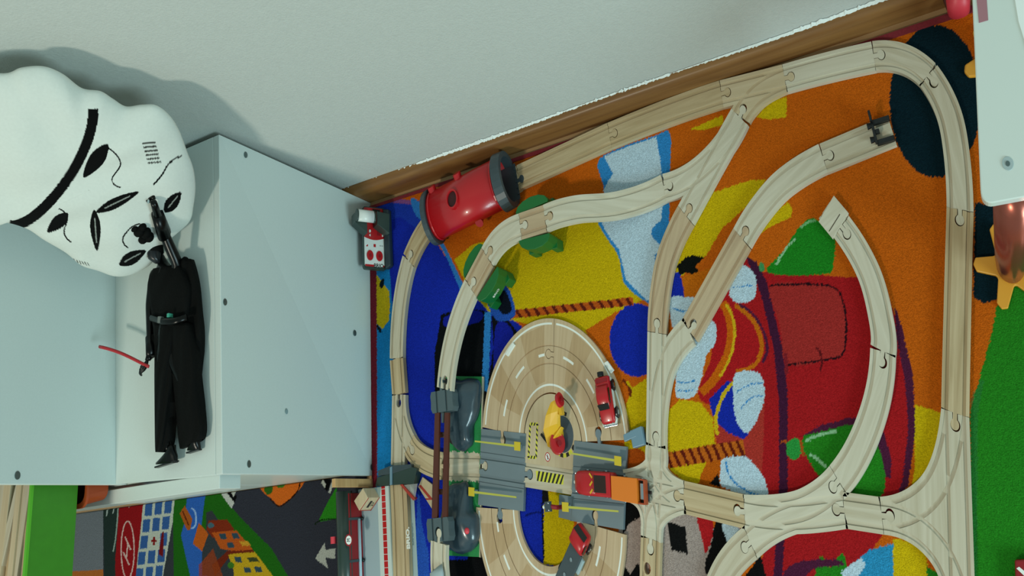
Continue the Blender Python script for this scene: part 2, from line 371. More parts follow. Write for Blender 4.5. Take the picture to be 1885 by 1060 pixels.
A(L_([(1416, 526), (1500, 523), (1540, 533), (1554, 565), (1558, 610), (1552, 650), (1530, 660), (1450, 671)], 3.4), '240E14'); A(L_([(1502, 642), (1512, 655), (1510, 685)], 4), '5A1418'); A(L_([(1446, 650), (1448, 690)], 6), '7A1E26')
# abstract puffs and bands
A([(1352, 492), (1366, 486), (1386, 500), (1392, 520), (1390, 545), (1376, 556), (1354, 556), (1342, 540), (1346, 515)], WH, 1); A(L_([(1350, 530), (1368, 526), (1388, 526)], 2.2), LB)
A([(1232, 552), (1262, 546), (1288, 552), (1300, 580), (1318, 600), (1316, 632), (1300, 656), (1290, 700), (1276, 730), (1246, 730), (1244, 690), (1240, 620)], WH, 1)
A(L_([(1246, 702), (1262, 704), (1280, 700)], 2.4), LB); A(L_([(1246, 718), (1262, 720), (1276, 716)], 2.4), LB); A(L_([(1238, 566), (1254, 572), (1274, 570)], 2.4), LB)
A(L_([(1330, 556), (1346, 600), (1340, 650), (1316, 696), (1290, 722)], 16), 'C05C0E'); A(L_([(1336, 560), (1352, 600), (1346, 650), (1324, 694)], 5), 'C9A21A')
A(L_([(1352, 562), (1386, 590), (1402, 632), (1392, 668), (1356, 684)], 8), 'BE6410'); A(L_([(1360, 560), (1394, 588), (1412, 634), (1402, 668)], 5), PU)
A([(1305, 735), (1340, 700), (1372, 716), (1372, 770), (1378, 800), (1368, 808), (1340, 796), (1322, 780), (1312, 765)], BL); A(L_([(1322, 800), (1318, 770), (1330, 730), (1350, 704)], 7), 'C9A818')
A([(1352, 690), (1376, 682), (1400, 690), (1408, 722), (1402, 752), (1384, 790), (1370, 796), (1354, 770), (1350, 730)], WH, 1); A(L_([(1356, 722), (1380, 708), (1404, 706)], 2.2), LB); A(L_([(1364, 752), (1384, 732), (1404, 730)], 2.2), LB)
A([(1250, 735), (1290, 740), (1312, 770), (1318, 830), (1230, 842), (1228, 760)], YE); A([(1232, 862), (1300, 845), (1318, 868), (1290, 895), (1256, 884)], YE)
A([(1300, 850), (1344, 842), (1330, 880), (1302, 896), (1284, 892)], 'B4560E')
for q in rope((1224, 848), (1370, 824), 10, 30, 'B85E1A', '5E1C10'): sh.append(q)
for q in rope((912, 582), (1166, 554), 15, 15): sh.append(q)
A([(1330, 846), (1352, 840), (1376, 842), (1400, 870), (1410, 890), (1412, 916), (1376, 912), (1330, 896), (1326, 870)], WH, 1); A(L_([(1336, 850), (1346, 880), (1372, 902), (1396, 910)], 3), LB); A([(1306, 890), (1322, 870), (1326, 898)], '0E0E10')
# green rounded shapes with highlights
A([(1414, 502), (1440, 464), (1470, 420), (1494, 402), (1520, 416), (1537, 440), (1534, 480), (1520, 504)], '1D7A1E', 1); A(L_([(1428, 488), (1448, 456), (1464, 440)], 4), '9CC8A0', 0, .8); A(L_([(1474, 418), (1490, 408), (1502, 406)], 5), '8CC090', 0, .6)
A(E_(1402, 492, 5, 9), '3E8A50')
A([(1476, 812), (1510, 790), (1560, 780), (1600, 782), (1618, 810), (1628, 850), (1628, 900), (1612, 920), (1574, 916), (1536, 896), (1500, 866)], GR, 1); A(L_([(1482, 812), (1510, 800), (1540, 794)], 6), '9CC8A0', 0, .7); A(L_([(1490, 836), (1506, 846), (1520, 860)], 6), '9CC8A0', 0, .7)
A([(1474, 804), (1508, 784), (1560, 770), (1602, 768), (1624, 790), (1640, 840), (1640, 880), (1632, 880), (1622, 836), (1602, 786), (1560, 782), (1510, 794)], PU)
A([(1448, 818), (1460, 806), (1472, 812), (1474, 836), (1462, 846), (1450, 838)], '2A8A3A', 1); A(L_([(1437, 812), (1448, 814)], 6), 'A84A18'); A(L_([(1474, 810), (1478, 840)], 5), 'A84A18')
A([(1500, 1060), (1530, 1044), (1560, 1052), (1566, 1480), (1480, 1480)], GR, 1); A([(1560, 1044), (1600, 1012), (1645, 1000), (1648, 1480), (1566, 1480)], '2B86B4'); A([(1550, 1050), (1585, 1026), (1594, 1040), (1580, 1060), (1575, 1480), (1560, 1480)], WH)
A([(1440, 1060), (1470, 1034), (1540, 1030), (1550, 1040), (1500, 1046), (1470, 1070)], PU, 1)
# right-hand side
A([(1684, 744), (1733, 760), (1740, 850), (1700, 930), (1672, 960), (1684, 850)], YE)
A([(1644, 990), (1700, 1000), (1712, 1060), (1712, 1480), (1648, 1480)], YE); A([(1706, 1044), (1740, 1060), (1740, 1480), (1712, 1480)], GR)
A(E_(1722, 186, 85, 141), DK); A([(1795, 372), (1840, 380), (1842, 470), (1836, 550), (1810, 558), (1792, 546)], DK)
A([(1838, 556), (1885, 500), (2300, 300), (2600, 1500), (1786, 1500), (1786, 760), (1800, 690), (1826, 600)], GR, 0); A([(1786, 740), (1800, 700), (1812, 700), (1800, 760), (1796, 1480), (1786, 1480)], '2A6A3A', 0, .5)
A([(1795, 560), (1836, 560), (1824, 620), (1796, 720), (1788, 720)], OR)
# black and blue blocks left of the roundabout
A([(812, 580), (850, 566), (894, 572), (905, 590), (900, 690), (905, 760), (800, 760), (800, 650)], '0E1012'); A([(818, 584), (850, 572), (886, 574), (884, 592), (850, 600), (820, 602)], '15208A', 1)
A(L_([(898, 574), (896, 640), (892, 720)], 12), '2E7CC0'); A([(905, 560), (936, 590), (960, 620), (905, 760), (899, 700), (908, 640)], '101216'); A([(914, 596), (938, 600), (944, 630), (916, 680), (908, 668)], '16208E', 1)
A([(896, 550), (908, 526), (926, 522), (940, 540), (948, 580), (915, 590)], '2450A8', 1); A([(908, 552), (918, 534), (932, 538), (942, 570), (926, 578)], '0E1420', 1)
A([(883, 940), (905, 1020), (940, 1060), (940, 1480), (800, 1480), (826, 1030), (860, 1030)], '0E0E10')
# inside the ring, lower half
A([(966, 896), (1000, 896), (1001, 1040), (966, 1040)], BL); A([(998, 896), (1012, 900), (1010, 928), (998, 926)], '17181A'); A([(1010, 904), (1056, 908), (1056, 1040), (1001, 1040), (1001, 928), (1010, 926)], YE); A(L_([(998, 926), (1001, 1030)], 3), '10121A')
A(L_([(966, 950), (982, 944), (1000, 944)], 3), '0E1A60')
# beige and black patches at the bottom (plain)
A([(1140, 940), (1188, 920), (1196, 960), (1196, 1480), (1120, 1480), (1136, 1030)], '9C8880'); A([(1144, 918), (1170, 930), (1186, 946), (1160, 962), (1146, 980)], '101010', 1); A([(1132, 1046), (1146, 1040), (1160, 1056), (1180, 1070), (1180, 1480), (1120, 1480)], '101010', 1)
A([(1216, 946), (1256, 942), (1284, 952), (1312, 960), (1320, 1010), (1316, 1060), (1300, 1480), (1214, 1480)], '9C8C86'); A([(1228, 960), (1262, 970), (1266, 1020), (1236, 1012)], '121212'); A([(1284, 952), (1312, 958), (1308, 1000), (1298, 1016), (1292, 990)], 'A81C20', 1)
A([(1318, 960), (1340, 966), (1345, 1010), (1332, 1060), (1300, 1056), (1300, 1030), (1310, 1000)], '101010', 1); A([(1330, 962), (1362, 972), (1360, 1004), (1344, 1010), (1336, 990)], WH, 1)
A([(1360, 1070), (1380, 1050), (1400, 1020), (1410, 1060), (1400, 1480), (1340, 1480)], '101010')
A([(660, 366), (692.5, 376), (694, 700), (695, 1480), (660, 1480)], '74202C')
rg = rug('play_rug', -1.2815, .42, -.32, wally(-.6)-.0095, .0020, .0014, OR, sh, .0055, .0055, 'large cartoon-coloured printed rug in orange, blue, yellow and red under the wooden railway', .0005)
# dark red woven border of the rug
def seg(p, q, wd, z0, z1):
    p, q = at(*p, z1), at(*q, z1); d = q-p; return obox((p+q)/2, d, np.linalg.norm(d), wd, z0, z1)
BORD = mat('rug_border', '7A1C26', rough=.9, noise=.2, nscale=300)
bx0, by1 = -1.262, wally(-.6)-.0095
o = mk('border', *join(prism([(bx0, by1-.0050), (.42, by1-.0095), (.42, by1), (bx0, by1)], .001, .0075)), BORD, rg)
# town rug
sh = []
G2, GY = '1F5C14', '30313A'
A([(620, 860), (445, 880), (500, 1060), (620, 1480), (720, 1480), (720, 860)], GY); A([(400, 850), (640, 850), (700, 1060), (700, 1480), (560, 1480), (520, 1060), (440, 960), (400, 900)], GY)
A([(375, 890), (400, 900), (440, 950), (500, 1010), (530, 1060), (600, 1480), (500, 1480), (460, 1040), (390, 940), (318, 960), (318, 890)], G2)
A([(330, 900), (356, 900), (376, 890), (380, 960), (372, 1060), (372, 1480), (320, 1480), (320, 1060), (318, 920)], G2)
A([(345, 902), (380, 896), (376, 925), (370, 975), (382, 1060), (395, 1480), (352, 1480), (350, 1060), (333, 985), (340, 960)], '2B5AA8'); A(L_([(352, 935), (360, 945), (360, 965), (352, 972)], 3), '8CA8D0')
A([(331, 945), (340, 930), (354, 955), (350, 975), (344, 975)], 'A0521C'); A(L_([(336, 940), (348, 968)], 2), '4A1208')
A([(402, 902), (410, 897), (432, 925), (426, 936)], 'B6B6B0'); A([(410, 897), (420, 895), (436, 914), (432, 926)], '0A0A0C'); A([(420, 894), (426, 893), (434, 905), (430, 915)], 'B0B0A8')
# crossing stripes, oval crop, arrow
A([(596, 878), (604, 880), (608, 892), (600, 896), (590, 886)], '0A0A0C'); A([(591, 888), (595, 882), (602, 896), (599, 900)], 'B0B0A8'); A([(604, 906), (612, 882), (618, 880), (608, 908)], 'B0B0A8'); A([(597, 900), (606, 880), (610, 884), (603, 904)], '0A0A0C')
A([(586, 960), (600, 930), (620, 895), (622, 955), (600, 958)], '2A7A1C'); A(L_([(580, 966), (592, 957), (622, 955)], 2), '0E2008')
A([(478, 884), (556, 880), (548, 905), (524, 925), (512, 930), (500, 918), (484, 905)], 'C8601C', 1); A(L_([(552, 886), (546, 906), (524, 927), (512, 931), (498, 918)], 2.4), '2A1408'); A(E_(494, 900, 8, 10), '2E5A18'); A(E_(516, 892, 8, 6), '3A6A20')
A([(580, 1028), (598, 998), (599, 1012), (617, 1009), (617, 1028), (599, 1026), (604, 1046)], 'A8A8A0')
# toy town buildings
A([(380, 975), (384, 958), (418, 956), (432, 975), (392, 990)], '7A2A14'); A([(355, 1000), (366, 962), (384, 982), (372, 1015)], 'B4561C'); A([(372, 1015), (384, 982), (406, 1010), (396, 1060), (372, 1060)], '33383C')
A([(390, 980), (435, 976), (466, 1012), (428, 1014), (406, 1010)], 'B0501A'); A([(390, 1040), (418, 1014), (466, 1012), (468, 1018), (424, 1022), (396, 1060)], '6A2412'); A([(420, 1020), (470, 1016), (502, 1060), (510, 1480), (440, 1480), (430, 1050)], 'B8941C')
for x, y in ((410, 987), (433, 986), (424, 1003), (438, 1030), (455, 1049), (475, 1048)): A([(x-7, y-5), (x+5, y-5), (x+8, y+5), (x-4, y+5)], '2E4450')
A([(440, 996), (456, 996), (462, 1004), (446, 1005)], 'C08A28'); A([(454, 1026), (472, 1026), (478, 1034), (460, 1034)], '3A4024'); A(E_(425, 1040, 6, 6), '3A6A20'); A([(366, 1040), (392, 1010), (410, 1060), (420, 1480), (366, 1480)], '8A3A18', 0, .8); A(E_(388, 967, 6, 5), '40606A')
# car park and helipad
A([(100, 900), (190, 926), (190, 1048), (120, 1056), (90, 1056)], '6A6E74'); A([(190, 924), (216, 918), (214, 1060), (214, 1480), (180, 1480), (192, 1050)], '23302C'); A([(80, 1058), (125, 1052), (190, 1048), (190, 1480), (60, 1480)], 'A8602A')
A([(220, 918), (268, 912), (262, 960), (252, 1030), (248, 1480), (216, 1480), (212, 1030), (216, 980)], '8A1418'); A(L_(list(E_(235, 1012, 12, 53))+[(247, 1012)], 2.2, False), 'C8A8A0')
A(L_([(227, 1016), (238, 1040)], 2.6, False), 'C8A8A0'); A(L_([(230, 988), (241, 1012)], 2.6, False), 'C8A8A0'); A(L_([(232.5, 1028), (235.5, 1000)], 2.4, False), 'C8A8A0')
A([(230, 918), (240, 918), (238, 935)], 'C0A8A0'); A(L_([(200, 925), (196, 950)], 2.4, False), '9AA4A0'); A(L_([(212, 924), (208, 945)], 2.4, False), '9AA4A0'); A(E_(210, 928, 4, 7), '9AA4A0'); A(E_(210, 928, 2, 4), '23302C'); A(L_([(218, 920), (214, 980), (208, 1015)], 2.4), '8A9A90')
A([(264, 922), (322, 914), (318, 960), (300, 1060), (290, 1480), (240, 1480), (252, 1040)], 'B0B4A8'); A([(262, 918), (318, 908), (322, 915), (266, 925)], 'B8882C')
for r in range(6):
    for q in range(3):
        x = 274+q*18-r*4.2; y = 938+r*30-q*2.5
        if r == 2 and q == 1: A([(x-2, y-8), (x+2, y-8), (x+2, y+8), (x-2, y+8)], '7A1414'); A([(x-5, y-2), (x+5, y-2), (x+5, y+2), (x-5, y+2)], '7A1414'); continue
        A([(x-6, y-12), (x+7, y-13), (x+5, y+11), (x-8, y+12)], '31558C')
A([(298, 980), (302, 978), (300, 1025), (292, 1020)], '6A1418')
rug('play_rug', -2.62, -1.300, -.20, .1032, .0018, .0012, '32363A', sh, .005, .005, 'dark town-map printed rug with roads and helipad in front of the white cabinet', .0004)
# ================================================================== STEPPED CABINET
XF, YF, YB, XR = -1.2685, .1005, .5445, -1.5990; ZB, ZF = .478, .458
A_, B_ = at(682.5, 373.5), at(687, 875)
cab = thing('stepped_storage_cabinet', (-1.6, .3, 0), 'white stepped storage cabinet against the wall with tall step at left', 'cabinet')
def hexa(c0, c1):
    V = list(c0)+list(c1); return V, [(3, 2, 1, 0), (4, 5, 6, 7), (0, 1, 5, 4), (1, 2, 6, 5), (2, 3, 7, 6), (3, 0, 4, 7)]
def quadz(x0f, x0b, x1f, x1b, yf, yb, zf, zb): return [(x0f, yf, zf), (x1f, yf, zf), (x1b, yb, zb), (x0b, yb, zb)]
tp_f, tp_b = at(409.3, 872, ZF), at(403.2, 247.2, ZB)
t = .018
side = hexa([(B_[0]-t, B_[1], .0), (B_[0], B_[1], 0), (A_[0], A_[1], 0), (A_[0]-t, A_[1], 0)], [(tp_f[0]-t, tp_f[1], ZF), (tp_f[0], tp_f[1], ZF), (tp_b[0], tp_b[1], ZB), (tp_b[0]-t, tp_b[1], ZB)])
sp = mk('side_panel', *side, WHITE, cab, bevel=.0012)
rf, rb = at(213, 890.5, ZF), at(207.5, 500, ZB); rb = rf+(rb-rf)*((tp_b[1]-rf[1])/(rb[1]-rf[1])); rb[2] = ZB
top = hexa([(rf[0], rf[1], ZF-t), (tp_f[0]-t-.0005, tp_f[1], ZF-t), (tp_b[0]-t-.0005, tp_b[1], ZB-t), (rb[0], rb[1], ZB-t)], [(rf[0], rf[1], ZF), (tp_f[0]-t-.0005, tp_f[1], ZF), (tp_b[0]-t-.0005, tp_b[1], ZB), (rb[0], rb[1], ZB)])
mk('top_panel', *top, WHITE, cab, bevel=.0008)
TX = -2.1
mk('riser_panel', *hexa([(rf[0]-t, rf[1]-.0008, .02), (rf[0], rf[1]-.0008, .02), (rb[0], rb[1], .02), (rb[0]-t, rb[1], .02)], [(rf[0]-t, rf[1]-.0008, .96), (rf[0], rf[1]-.0008, .96), (rb[0], rb[1], .96), (rb[0]-t, rb[1], .96)]), WHITE, cab, bevel=.001)
mk('top_panel', *box(TX, rf[0]-t, rf[1], YB, .942, .96), WHITE, cab); mk('side_panel', *box(TX-t, TX, rf[1], YB, 0, .96), WHITE, cab)
mk('back_panel', *box(TX, tp_f[0]-t-.002, YB-.006, YB-.001, .02, .44), WHITE, cab); mk('back_panel', *box(TX, rf[0]-t, YB-.006, YB-.001, .44, .94), WHITE, cab)
mk('front_panel', *box(TX, B_[0]-t-.012, .104, .112, .0005, .43), WHITE2, cab)
mk('base_panel', *box(TX, B_[0]-t-.012, .113, YB-.01, .02, .038), WHITE, cab)
mk('front_rail', *box(-2.08, -1.30, .0805, .0995, .386, .438), WHITE, cab, bevel=.001)
for px, py in ((452, 285), (414, 556), (653, 613), (458, 854), (688, 860)):
    # on the side panel
    x = -1.268; p = onx(px, py, x); x = tp_f[0]+(B_[0]-tp_f[0])*(1-p[2]/ZF) if False else x
    fr = (p[1]-tp_f[1])/(tp_b[1]-tp_f[1]); fz = p[2]/.468; x = (B_[0]*(1-fz)+tp_f[0]*fz)*(1-fr)+(A_[0]*(1-fz)+tp_b[0]*fz)*fr; p = onx(px, py, x); p[2] = max(p[2], .006)
    mk('screw', *join(disc(p, (1, 0, 0), .0046, .003, 16), disc(p+np.array([.0014, 0, 0]), (1, 0, 0), .002, .001, 6)), STEEL, cab)
p = onx(32, 875, rf[0]); mk('screw', *disc(p, (1, 0, 0), .0050, .003, 16), STEEL, cab)
p = onx(528, 757, -1.2725); mk('stain', *disc(p, (1, 0, .0), .004, .0012, 14, .003), mat('stain', '7F9698', rough=.6), cab)
# bins pulled out at the left
def bin_(x0, x1, y0, y1, z0, z1, mb, mr, label, th=.003):
    b = thing('storage_bin', ((x0+x1)/2, (y0+y1)/2, z0), label, 'storage bin', 'shallow plastic bins in the white cabinet')
    ins = .008
    def ring(x0, x1, y0, y1, z, r=.02):
        out = []
        for cx, cy, a in ((x1-r, y1-r/K, 0), (x0+r, y1-r/K, 90), (x0+r, y0+r/K, 180), (x1-r, y0+r/K, 270)):
            for k in range(5): t_ = math.radians(a+k*22.5); out.append((cx+r*math.cos(t_), cy+r/K*math.sin(t_), z))
        return out
    R_ = [ring(x0+ins, x1-ins, y0+ins, y1-ins, z0), ring(x0, x1, y0, y1, z1), ring(x0+th, x1-th, y0+th, y1-th, z1), ring(x0+ins+th, x1-ins-th, y0+ins+th, y1-ins-th, z0+th)]
    mk('body', *rings(R_), mb, b, smooth=False)
    Ro = [ring(x0-.004, x1+.004, y0-.003, y1+.003, z1-.004), ring(x0-.004, x1+.004, y0-.003, y1+.003, z1+.001), ring(x0+th, x1-th, y0+th, y1-th, z1+.001), ring(x0+th, x1-th, y0+th, y1-th, z1-.004)]
    V, Fc = rings(Ro, False); n = len(Ro[0]); Fc += [(3*n+i, 3*n+(i+1) % n, (i+1) % n, i) for i in range(n)]
    mk('rim', V, Fc, mr, b); return b
gb = bin_(-1.98, -1.630, -.075, .300, .51, .612, LIME, LIME_LIT, 'lime green plastic bin full of spare wooden tracks at left')
bin_(-1.98, -1.625, .0790, .260, .445, .50, ORBIN, ORBIN, 'rust orange plastic bin just below the lime green bin')
for k in range(9):
    x = -1.655-.013*k-random.random()*.006; a = math.radians(80+random.uniform(-13, 13)) if k else math.radians(89)
    L = .16+random.random()*.02; y = .035+random.uniform(-.01, .01); z = .585+.010*random.random()+.003*(k % 3)
    if k == 0: x, L, z, y = -1.652, .12, .590, .035
    g = obox((x, y), (math.cos(a), math.sin(a)), L, .016+.008*(k % 2), z, z+.010)
    solo('wooden_track', g, TAN if k % 3 == 0 else (PALE if k % 3 == 1 else DECK), ['spare wooden track lying against the rim inside the lime green bin', 'spare wooden track in the lime bin, second from the rim', 'spare wooden track in the lime bin, third from the rim', 'spare wooden track in the lime bin, fourth from the rim', 'spare wooden track in the lime bin, fifth from the rim', 'spare wooden track in the lime bin, sixth from the rim', 'spare wooden track in the lime bin, seventh from the rim', 'spare wooden track in the lime bin, eighth from the rim', 'spare wooden track in the lime bin, farthest from the rim'][k], 'toy track', 'spare tracks in the green bin', grain=(math.cos(a), math.sin(a)), bevel=.001)
g = obox((-1.79, .015), (.2, 1), .17, .2, .516, .58)
solo('wooden_track', obox((-1.80, .012), (.05, 1), .15, .30, .518, .576), TAN, 'broad wooden piece under the loose tracks in the lime bin', 'toy track', grain=(0, 1))

# ================================================================== WOODEN RAILWAY
TW, TH, GO, GW, GD = .040, .012, .0125, .0052, .0028
def peg(p, d, clear=0.0):
    p = np.array(p[:2]); d = np.array(d[:2], float); d /= np.linalg.norm(d); n = np.array([-d[1], d[0]]); r = .0062+clear; nk = .0030+clear; c = p+d*.0125
    a0 = math.asin(nk/r); base = math.atan2(-d[1], -d[0]); out = [p-n*nk-d*(.001 if not clear else .002), c+np.array([math.cos(base+a0), math.sin(base+a0)])*r]
    if np.dot(out[1]-p, n) > 0: out[0] = p+n*nk-d*(.001 if not clear else .002); sg = 1
    else: sg = 1
    for k in range(1, 22): a = base+a0+(2*math.pi-2*a0)*k/22; out.append(c+np.array([math.cos(a), math.sin(a)])*r)
    out.append(c+np.array([math.cos(base-a0), math.sin(base-a0)])*r)
    out.append(p+(n if np.dot(out[-1]-p, n) > 0 else -n)*nk-d*(.001 if not clear else .002))
    return out
def cpath(pts, z, n=10):
    zz = z if hasattr(z, '__len__') else [z]*len(pts)
    return [q for q in crv([at(p[0], p[1], q+TH)[:2] for p, q in zip(pts, zz)], n)]
def tdir(P, end): return (P[0]-P[1])/np.linalg.norm(P[0]-P[1]) if end == 0 else (P[-1]-P[-2])/np.linalg.norm(P[-1]-P[-2])
GTR = 'pieces of wooden toy railway track'
def track(paths, male, female, m, label, z=0.006, zf=None, name='track_piece', extra=(), group=GTR, th=TH, z0=None, holes=(), w=TW):
    """paths: list of px centre-lines; male / female: list of (path index, end 0|1)"""
    zz = z if not hasattr(z, '__len__') else 0
    PP = [cpath(p, z) for p in paths]; L = []
    gap = .0004
    for P in PP: L.append((strip(P, w-.0006), 'body', (zz+th, 0)))
    for e in extra: L.append((e, 'body', (zz+th, 0)))
    for P in PP:
        for s_ in (1, -1): L.append((strip([P[0]+tdir(P, 0)*.002]+list(P)+[P[-1]+tdir(P, 1)*.002], GW, s_*GO), 'cut', zz+th-GD))
    for i, e in female: L.append((peg(PP[i][0 if e == 0 else -1], -tdir(PP[i], e), .0009), 'hole', None))
    for c in holes: L.append((circle(at(c[0], c[1], zz+th), .0072), 'hole', None))
    for i, e in male: L.append((peg(PP[i][0 if e == 0 else -1], tdir(PP[i], e)), 'add', (zz+th-.0002, 0)))
    V, Fc, MI = relief(L, zz if zz < .01 else zz, zf, bottom=zz > .01 or zf is not None)
    P = PP[0]; g = P[-1]-P[0]; g = g/np.linalg.norm(g)
    o = mk(name, V, Fc, m, grain=g); tagit(o, label, 'toy track', group); return o, PP
M0, M1, F0, F1 = (0, 0), (0, 1), (0, 0), (0, 1)
T = track
T([[(797, 412), (862, 384), (905, 357), (954, 327)]], [], [], TAN, 'straight track running through the red tunnel')
T([[(954, 326), (1121.5, 249)]], [M1], [], TAN, 'tan straight track from the right mouth of the red tunnel along the baseboard')
T([[(1122, 249), (1230, 206), (1327.5, 172.5)]], [M1], [F0], TAN, 'long tan straight track along the middle of the baseboard')
T([[(1328, 172.5), (1444, 144)], [(1363, 214), (1376, 192), (1402, 166), (1444, 144)]], [(0, 1)], [(0, 0), (1, 0)], DECK, 'switch track beside the baseboard where a branch leaves toward the room', extra=[])
T([[(1444, 144), (1525, 122), (1608, 103)]], [M1], [F0], CREAM, 'pale strongly grained straight track beside the baseboard, nearest the white table')
T([[(1608.5, 102.5), (1662, 107), (1708, 137.5)]], [M1], [F0], PALE, 'first curve of the corner beside the dark rug circle, nearest the baseboard')
T([[(1708.5, 138), (1745, 205), (1761, 285), (1767, 385)]], [M1], [F0], PALE, 'second longer curve of the corner running past the dark rug circle')
T([[(1767, 386), (1762, 575), (1758, 760)]], [M1], [F0], TAN, 'long tan straight track at the right beside the orange star')
T([[(1758, 761), (1762, 900), (1767, 1060), (1770, 1140)], [(1623.5, 949), (1690, 928), (1735, 870), (1758, 761)], [(1623.5, 949), (1692, 975), (1745, 1040), (1769, 1140)]], [], [(0, 0), (1, 0)], PALE, 'three-way switch track beside the green corner of the rug', extra=[[at(*q, .018)[:2] for q in ((1665, 945), (1715, 912), (1745, 850), (1765, 850), (1768, 1110), (1750, 1090), (1712, 1000))]])
T([[(1554, 939), (1623, 949)]], [M0, M1], [], PALE, 'short straight track between the two wide switches')
T([[(1370.5, 942), (1450, 940), (1500, 922), (1543, 885)], [(1381, 998), (1430, 962), (1490, 942), (1553.5, 939)], [(1370.5, 942), (1450, 950), (1553.5, 939)]], [(0, 0), (1, 0)], [(0, 1), (1, 1)], CREAM, 'wide four-ended crossing switch on the red part of the rug')
T([[(1258.5, 915), (1370, 941.5)]], [M0], [F1], TAN, 'short tan straight track between the plus-shaped crossing and the wide switch')
def fil(a, b, c, d):  # fillet from end a to end b round the crossing centre
    return [a, c, d, b]
T([[(1258, 915), (1205, 904), (1150, 893)], [(1207, 823), (1203, 904), (1198, 991)], [(1207, 823), (1214, 880), (1258, 915)], [(1207, 823), (1198, 872), (1150, 893)], [(1198, 991), (1210, 940), (1258, 915)], [(1198, 991), (1188, 922), (1150, 893)]], [(1, 0), (1, 1)], [(0, 0)], CREAM, 'plus-shaped four-way crossing under the orange wagon')
T([[(1198, 992), (1196, 1060), (1196, 1110)]], [], [F0], TAN, 'tan straight track with round holes leading out at the bottom', holes=[(1191, 1046)])
T([[(1207, 822), (1208, 720), (1209, 613)], [(1207, 822), (1212, 730), (1230, 660), (1268.5, 609.5)]], [(0, 1), (1, 1)], [(0, 0)], CREAM, 'pale switch track between the blue rug ball and the white puffs')
T([[(1209, 612), (1214, 540), (1228, 470), (1261.5, 396)]], [M1], [F0], ROSE, 'rosy brown curved track left of the red boat, crossing the yellow rug ray')
T([[(1269, 609), (1365, 438.5)]], [M1], [F0], ROSE, 'rosy brown straight track slanting over the centre of the rug')
T([[(1365.5, 438), (1400, 383), (1445, 334), (1515, 291)]], [M1], [F0], CREAM, 'pale curved track between the slanting track and the buffer stop')
T([[(1516, 291), (1642, 239)]], [], [F0], PALE, 'end straight track carrying the black buffer stop')
T([[(1548.5, 417), (1598, 500), (1622, 590), (1625, 646)]], [M1], [F0], CREAM, 'curved track joined to the ramp piece on the orange part of the rug')
T([[(1625, 647), (1614, 735), (1584, 820), (1543.5, 884)]], [M1], [F0], CREAM, 'curved track between the red boat and the wide switch', )
T([[(1381, 998.5), (1341, 1040), (1316, 1090)]], [], [F0], PALE, 'curved track leaving the wide switch at the bottom edge')
# ramp piece: solid block sloping to the rug
P = [at(1520.5, 383.5, .014), at(1549, 417, .018)]
o, _ = T([[(1520.5, 382), (1548, 416)]], [M1], [], CREAM, 'short pale ramp piece with two dark slots at the end of the curve')
pp = [at(*q, .018) for q in ((1524, 424), (1550.5, 376))]
dv = pp[1]-pp[0]
mk('ramp_block', *prism([at(1507, 408, .018), at(1533, 440, .018), at(1562, 392, .018), at(1535, 360, .018)], .012, .0195), CREAM, o, grain=(1, .4), bevel=.0006)
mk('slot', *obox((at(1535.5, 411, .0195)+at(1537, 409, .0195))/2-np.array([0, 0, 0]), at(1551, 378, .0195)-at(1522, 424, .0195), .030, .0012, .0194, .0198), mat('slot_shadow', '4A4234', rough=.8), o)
# Y switch in the middle and the climb to the bridge
T([[(1222.5, 345), (1275, 322), (1325, 275), (1361, 215.5)], [(1262, 395.5), (1310, 307), (1361, 215.5)]], [(0, 1)], [(0, 0), (1, 0)], CREAM, 'pale Y-shaped switch above the yellow rug ray', z=.0065)
HB = .066
pa, pb = at(1222, 346, TH)[:2], at(1003, 401, HB+TH)[:2]
def ramp(x, y):
    t_ = ((x-pa[0])*(pb[0]-pa[0])+(y-pa[1])*(pb[1]-pa[1]))/np.sum((pb-pa)**2); t_ = min(max(t_, 0), 1.0)
    return (t_*t_*(3-2*t_))*(HB-.006)
T([[(1222, 345.5), (1135, 376), (1060, 384), (1003, 401)]], [M0], [F1], CREAM, 'pale rising track climbing from the Y switch to the green supports', z=[.006, .03, .055, HB], zf=lambda x, y: ramp(x, y)+.006)
T([[(1002.5, 401.5), (957.5, 416.5)]], [M0], [F1], ROSE, 'short rosy track resting on the right pair of green supports', z=HB)
T([[(957, 417), (922, 437), (896.5, 472)]], [M0], [F1], CREAM, 'raised curve between the two pairs of green supports', z=HB)
T([[(896, 473), (866, 529)]], [M0], [F1], ROSE, 'short rosy track resting on the left pair of green supports', z=HB)
T([[(865.5, 530), (842, 588), (826, 650), (817.5, 716)]], [M0], [F1], CREAM, 'long raised curve from the green supports to the brown bridge', z=HB)
T([[(807, 999), (808, 1060), (818, 1120)]], [M0], [], CREAM, 'raised pale curve leaving the brown bridge at the bottom', z=HB)
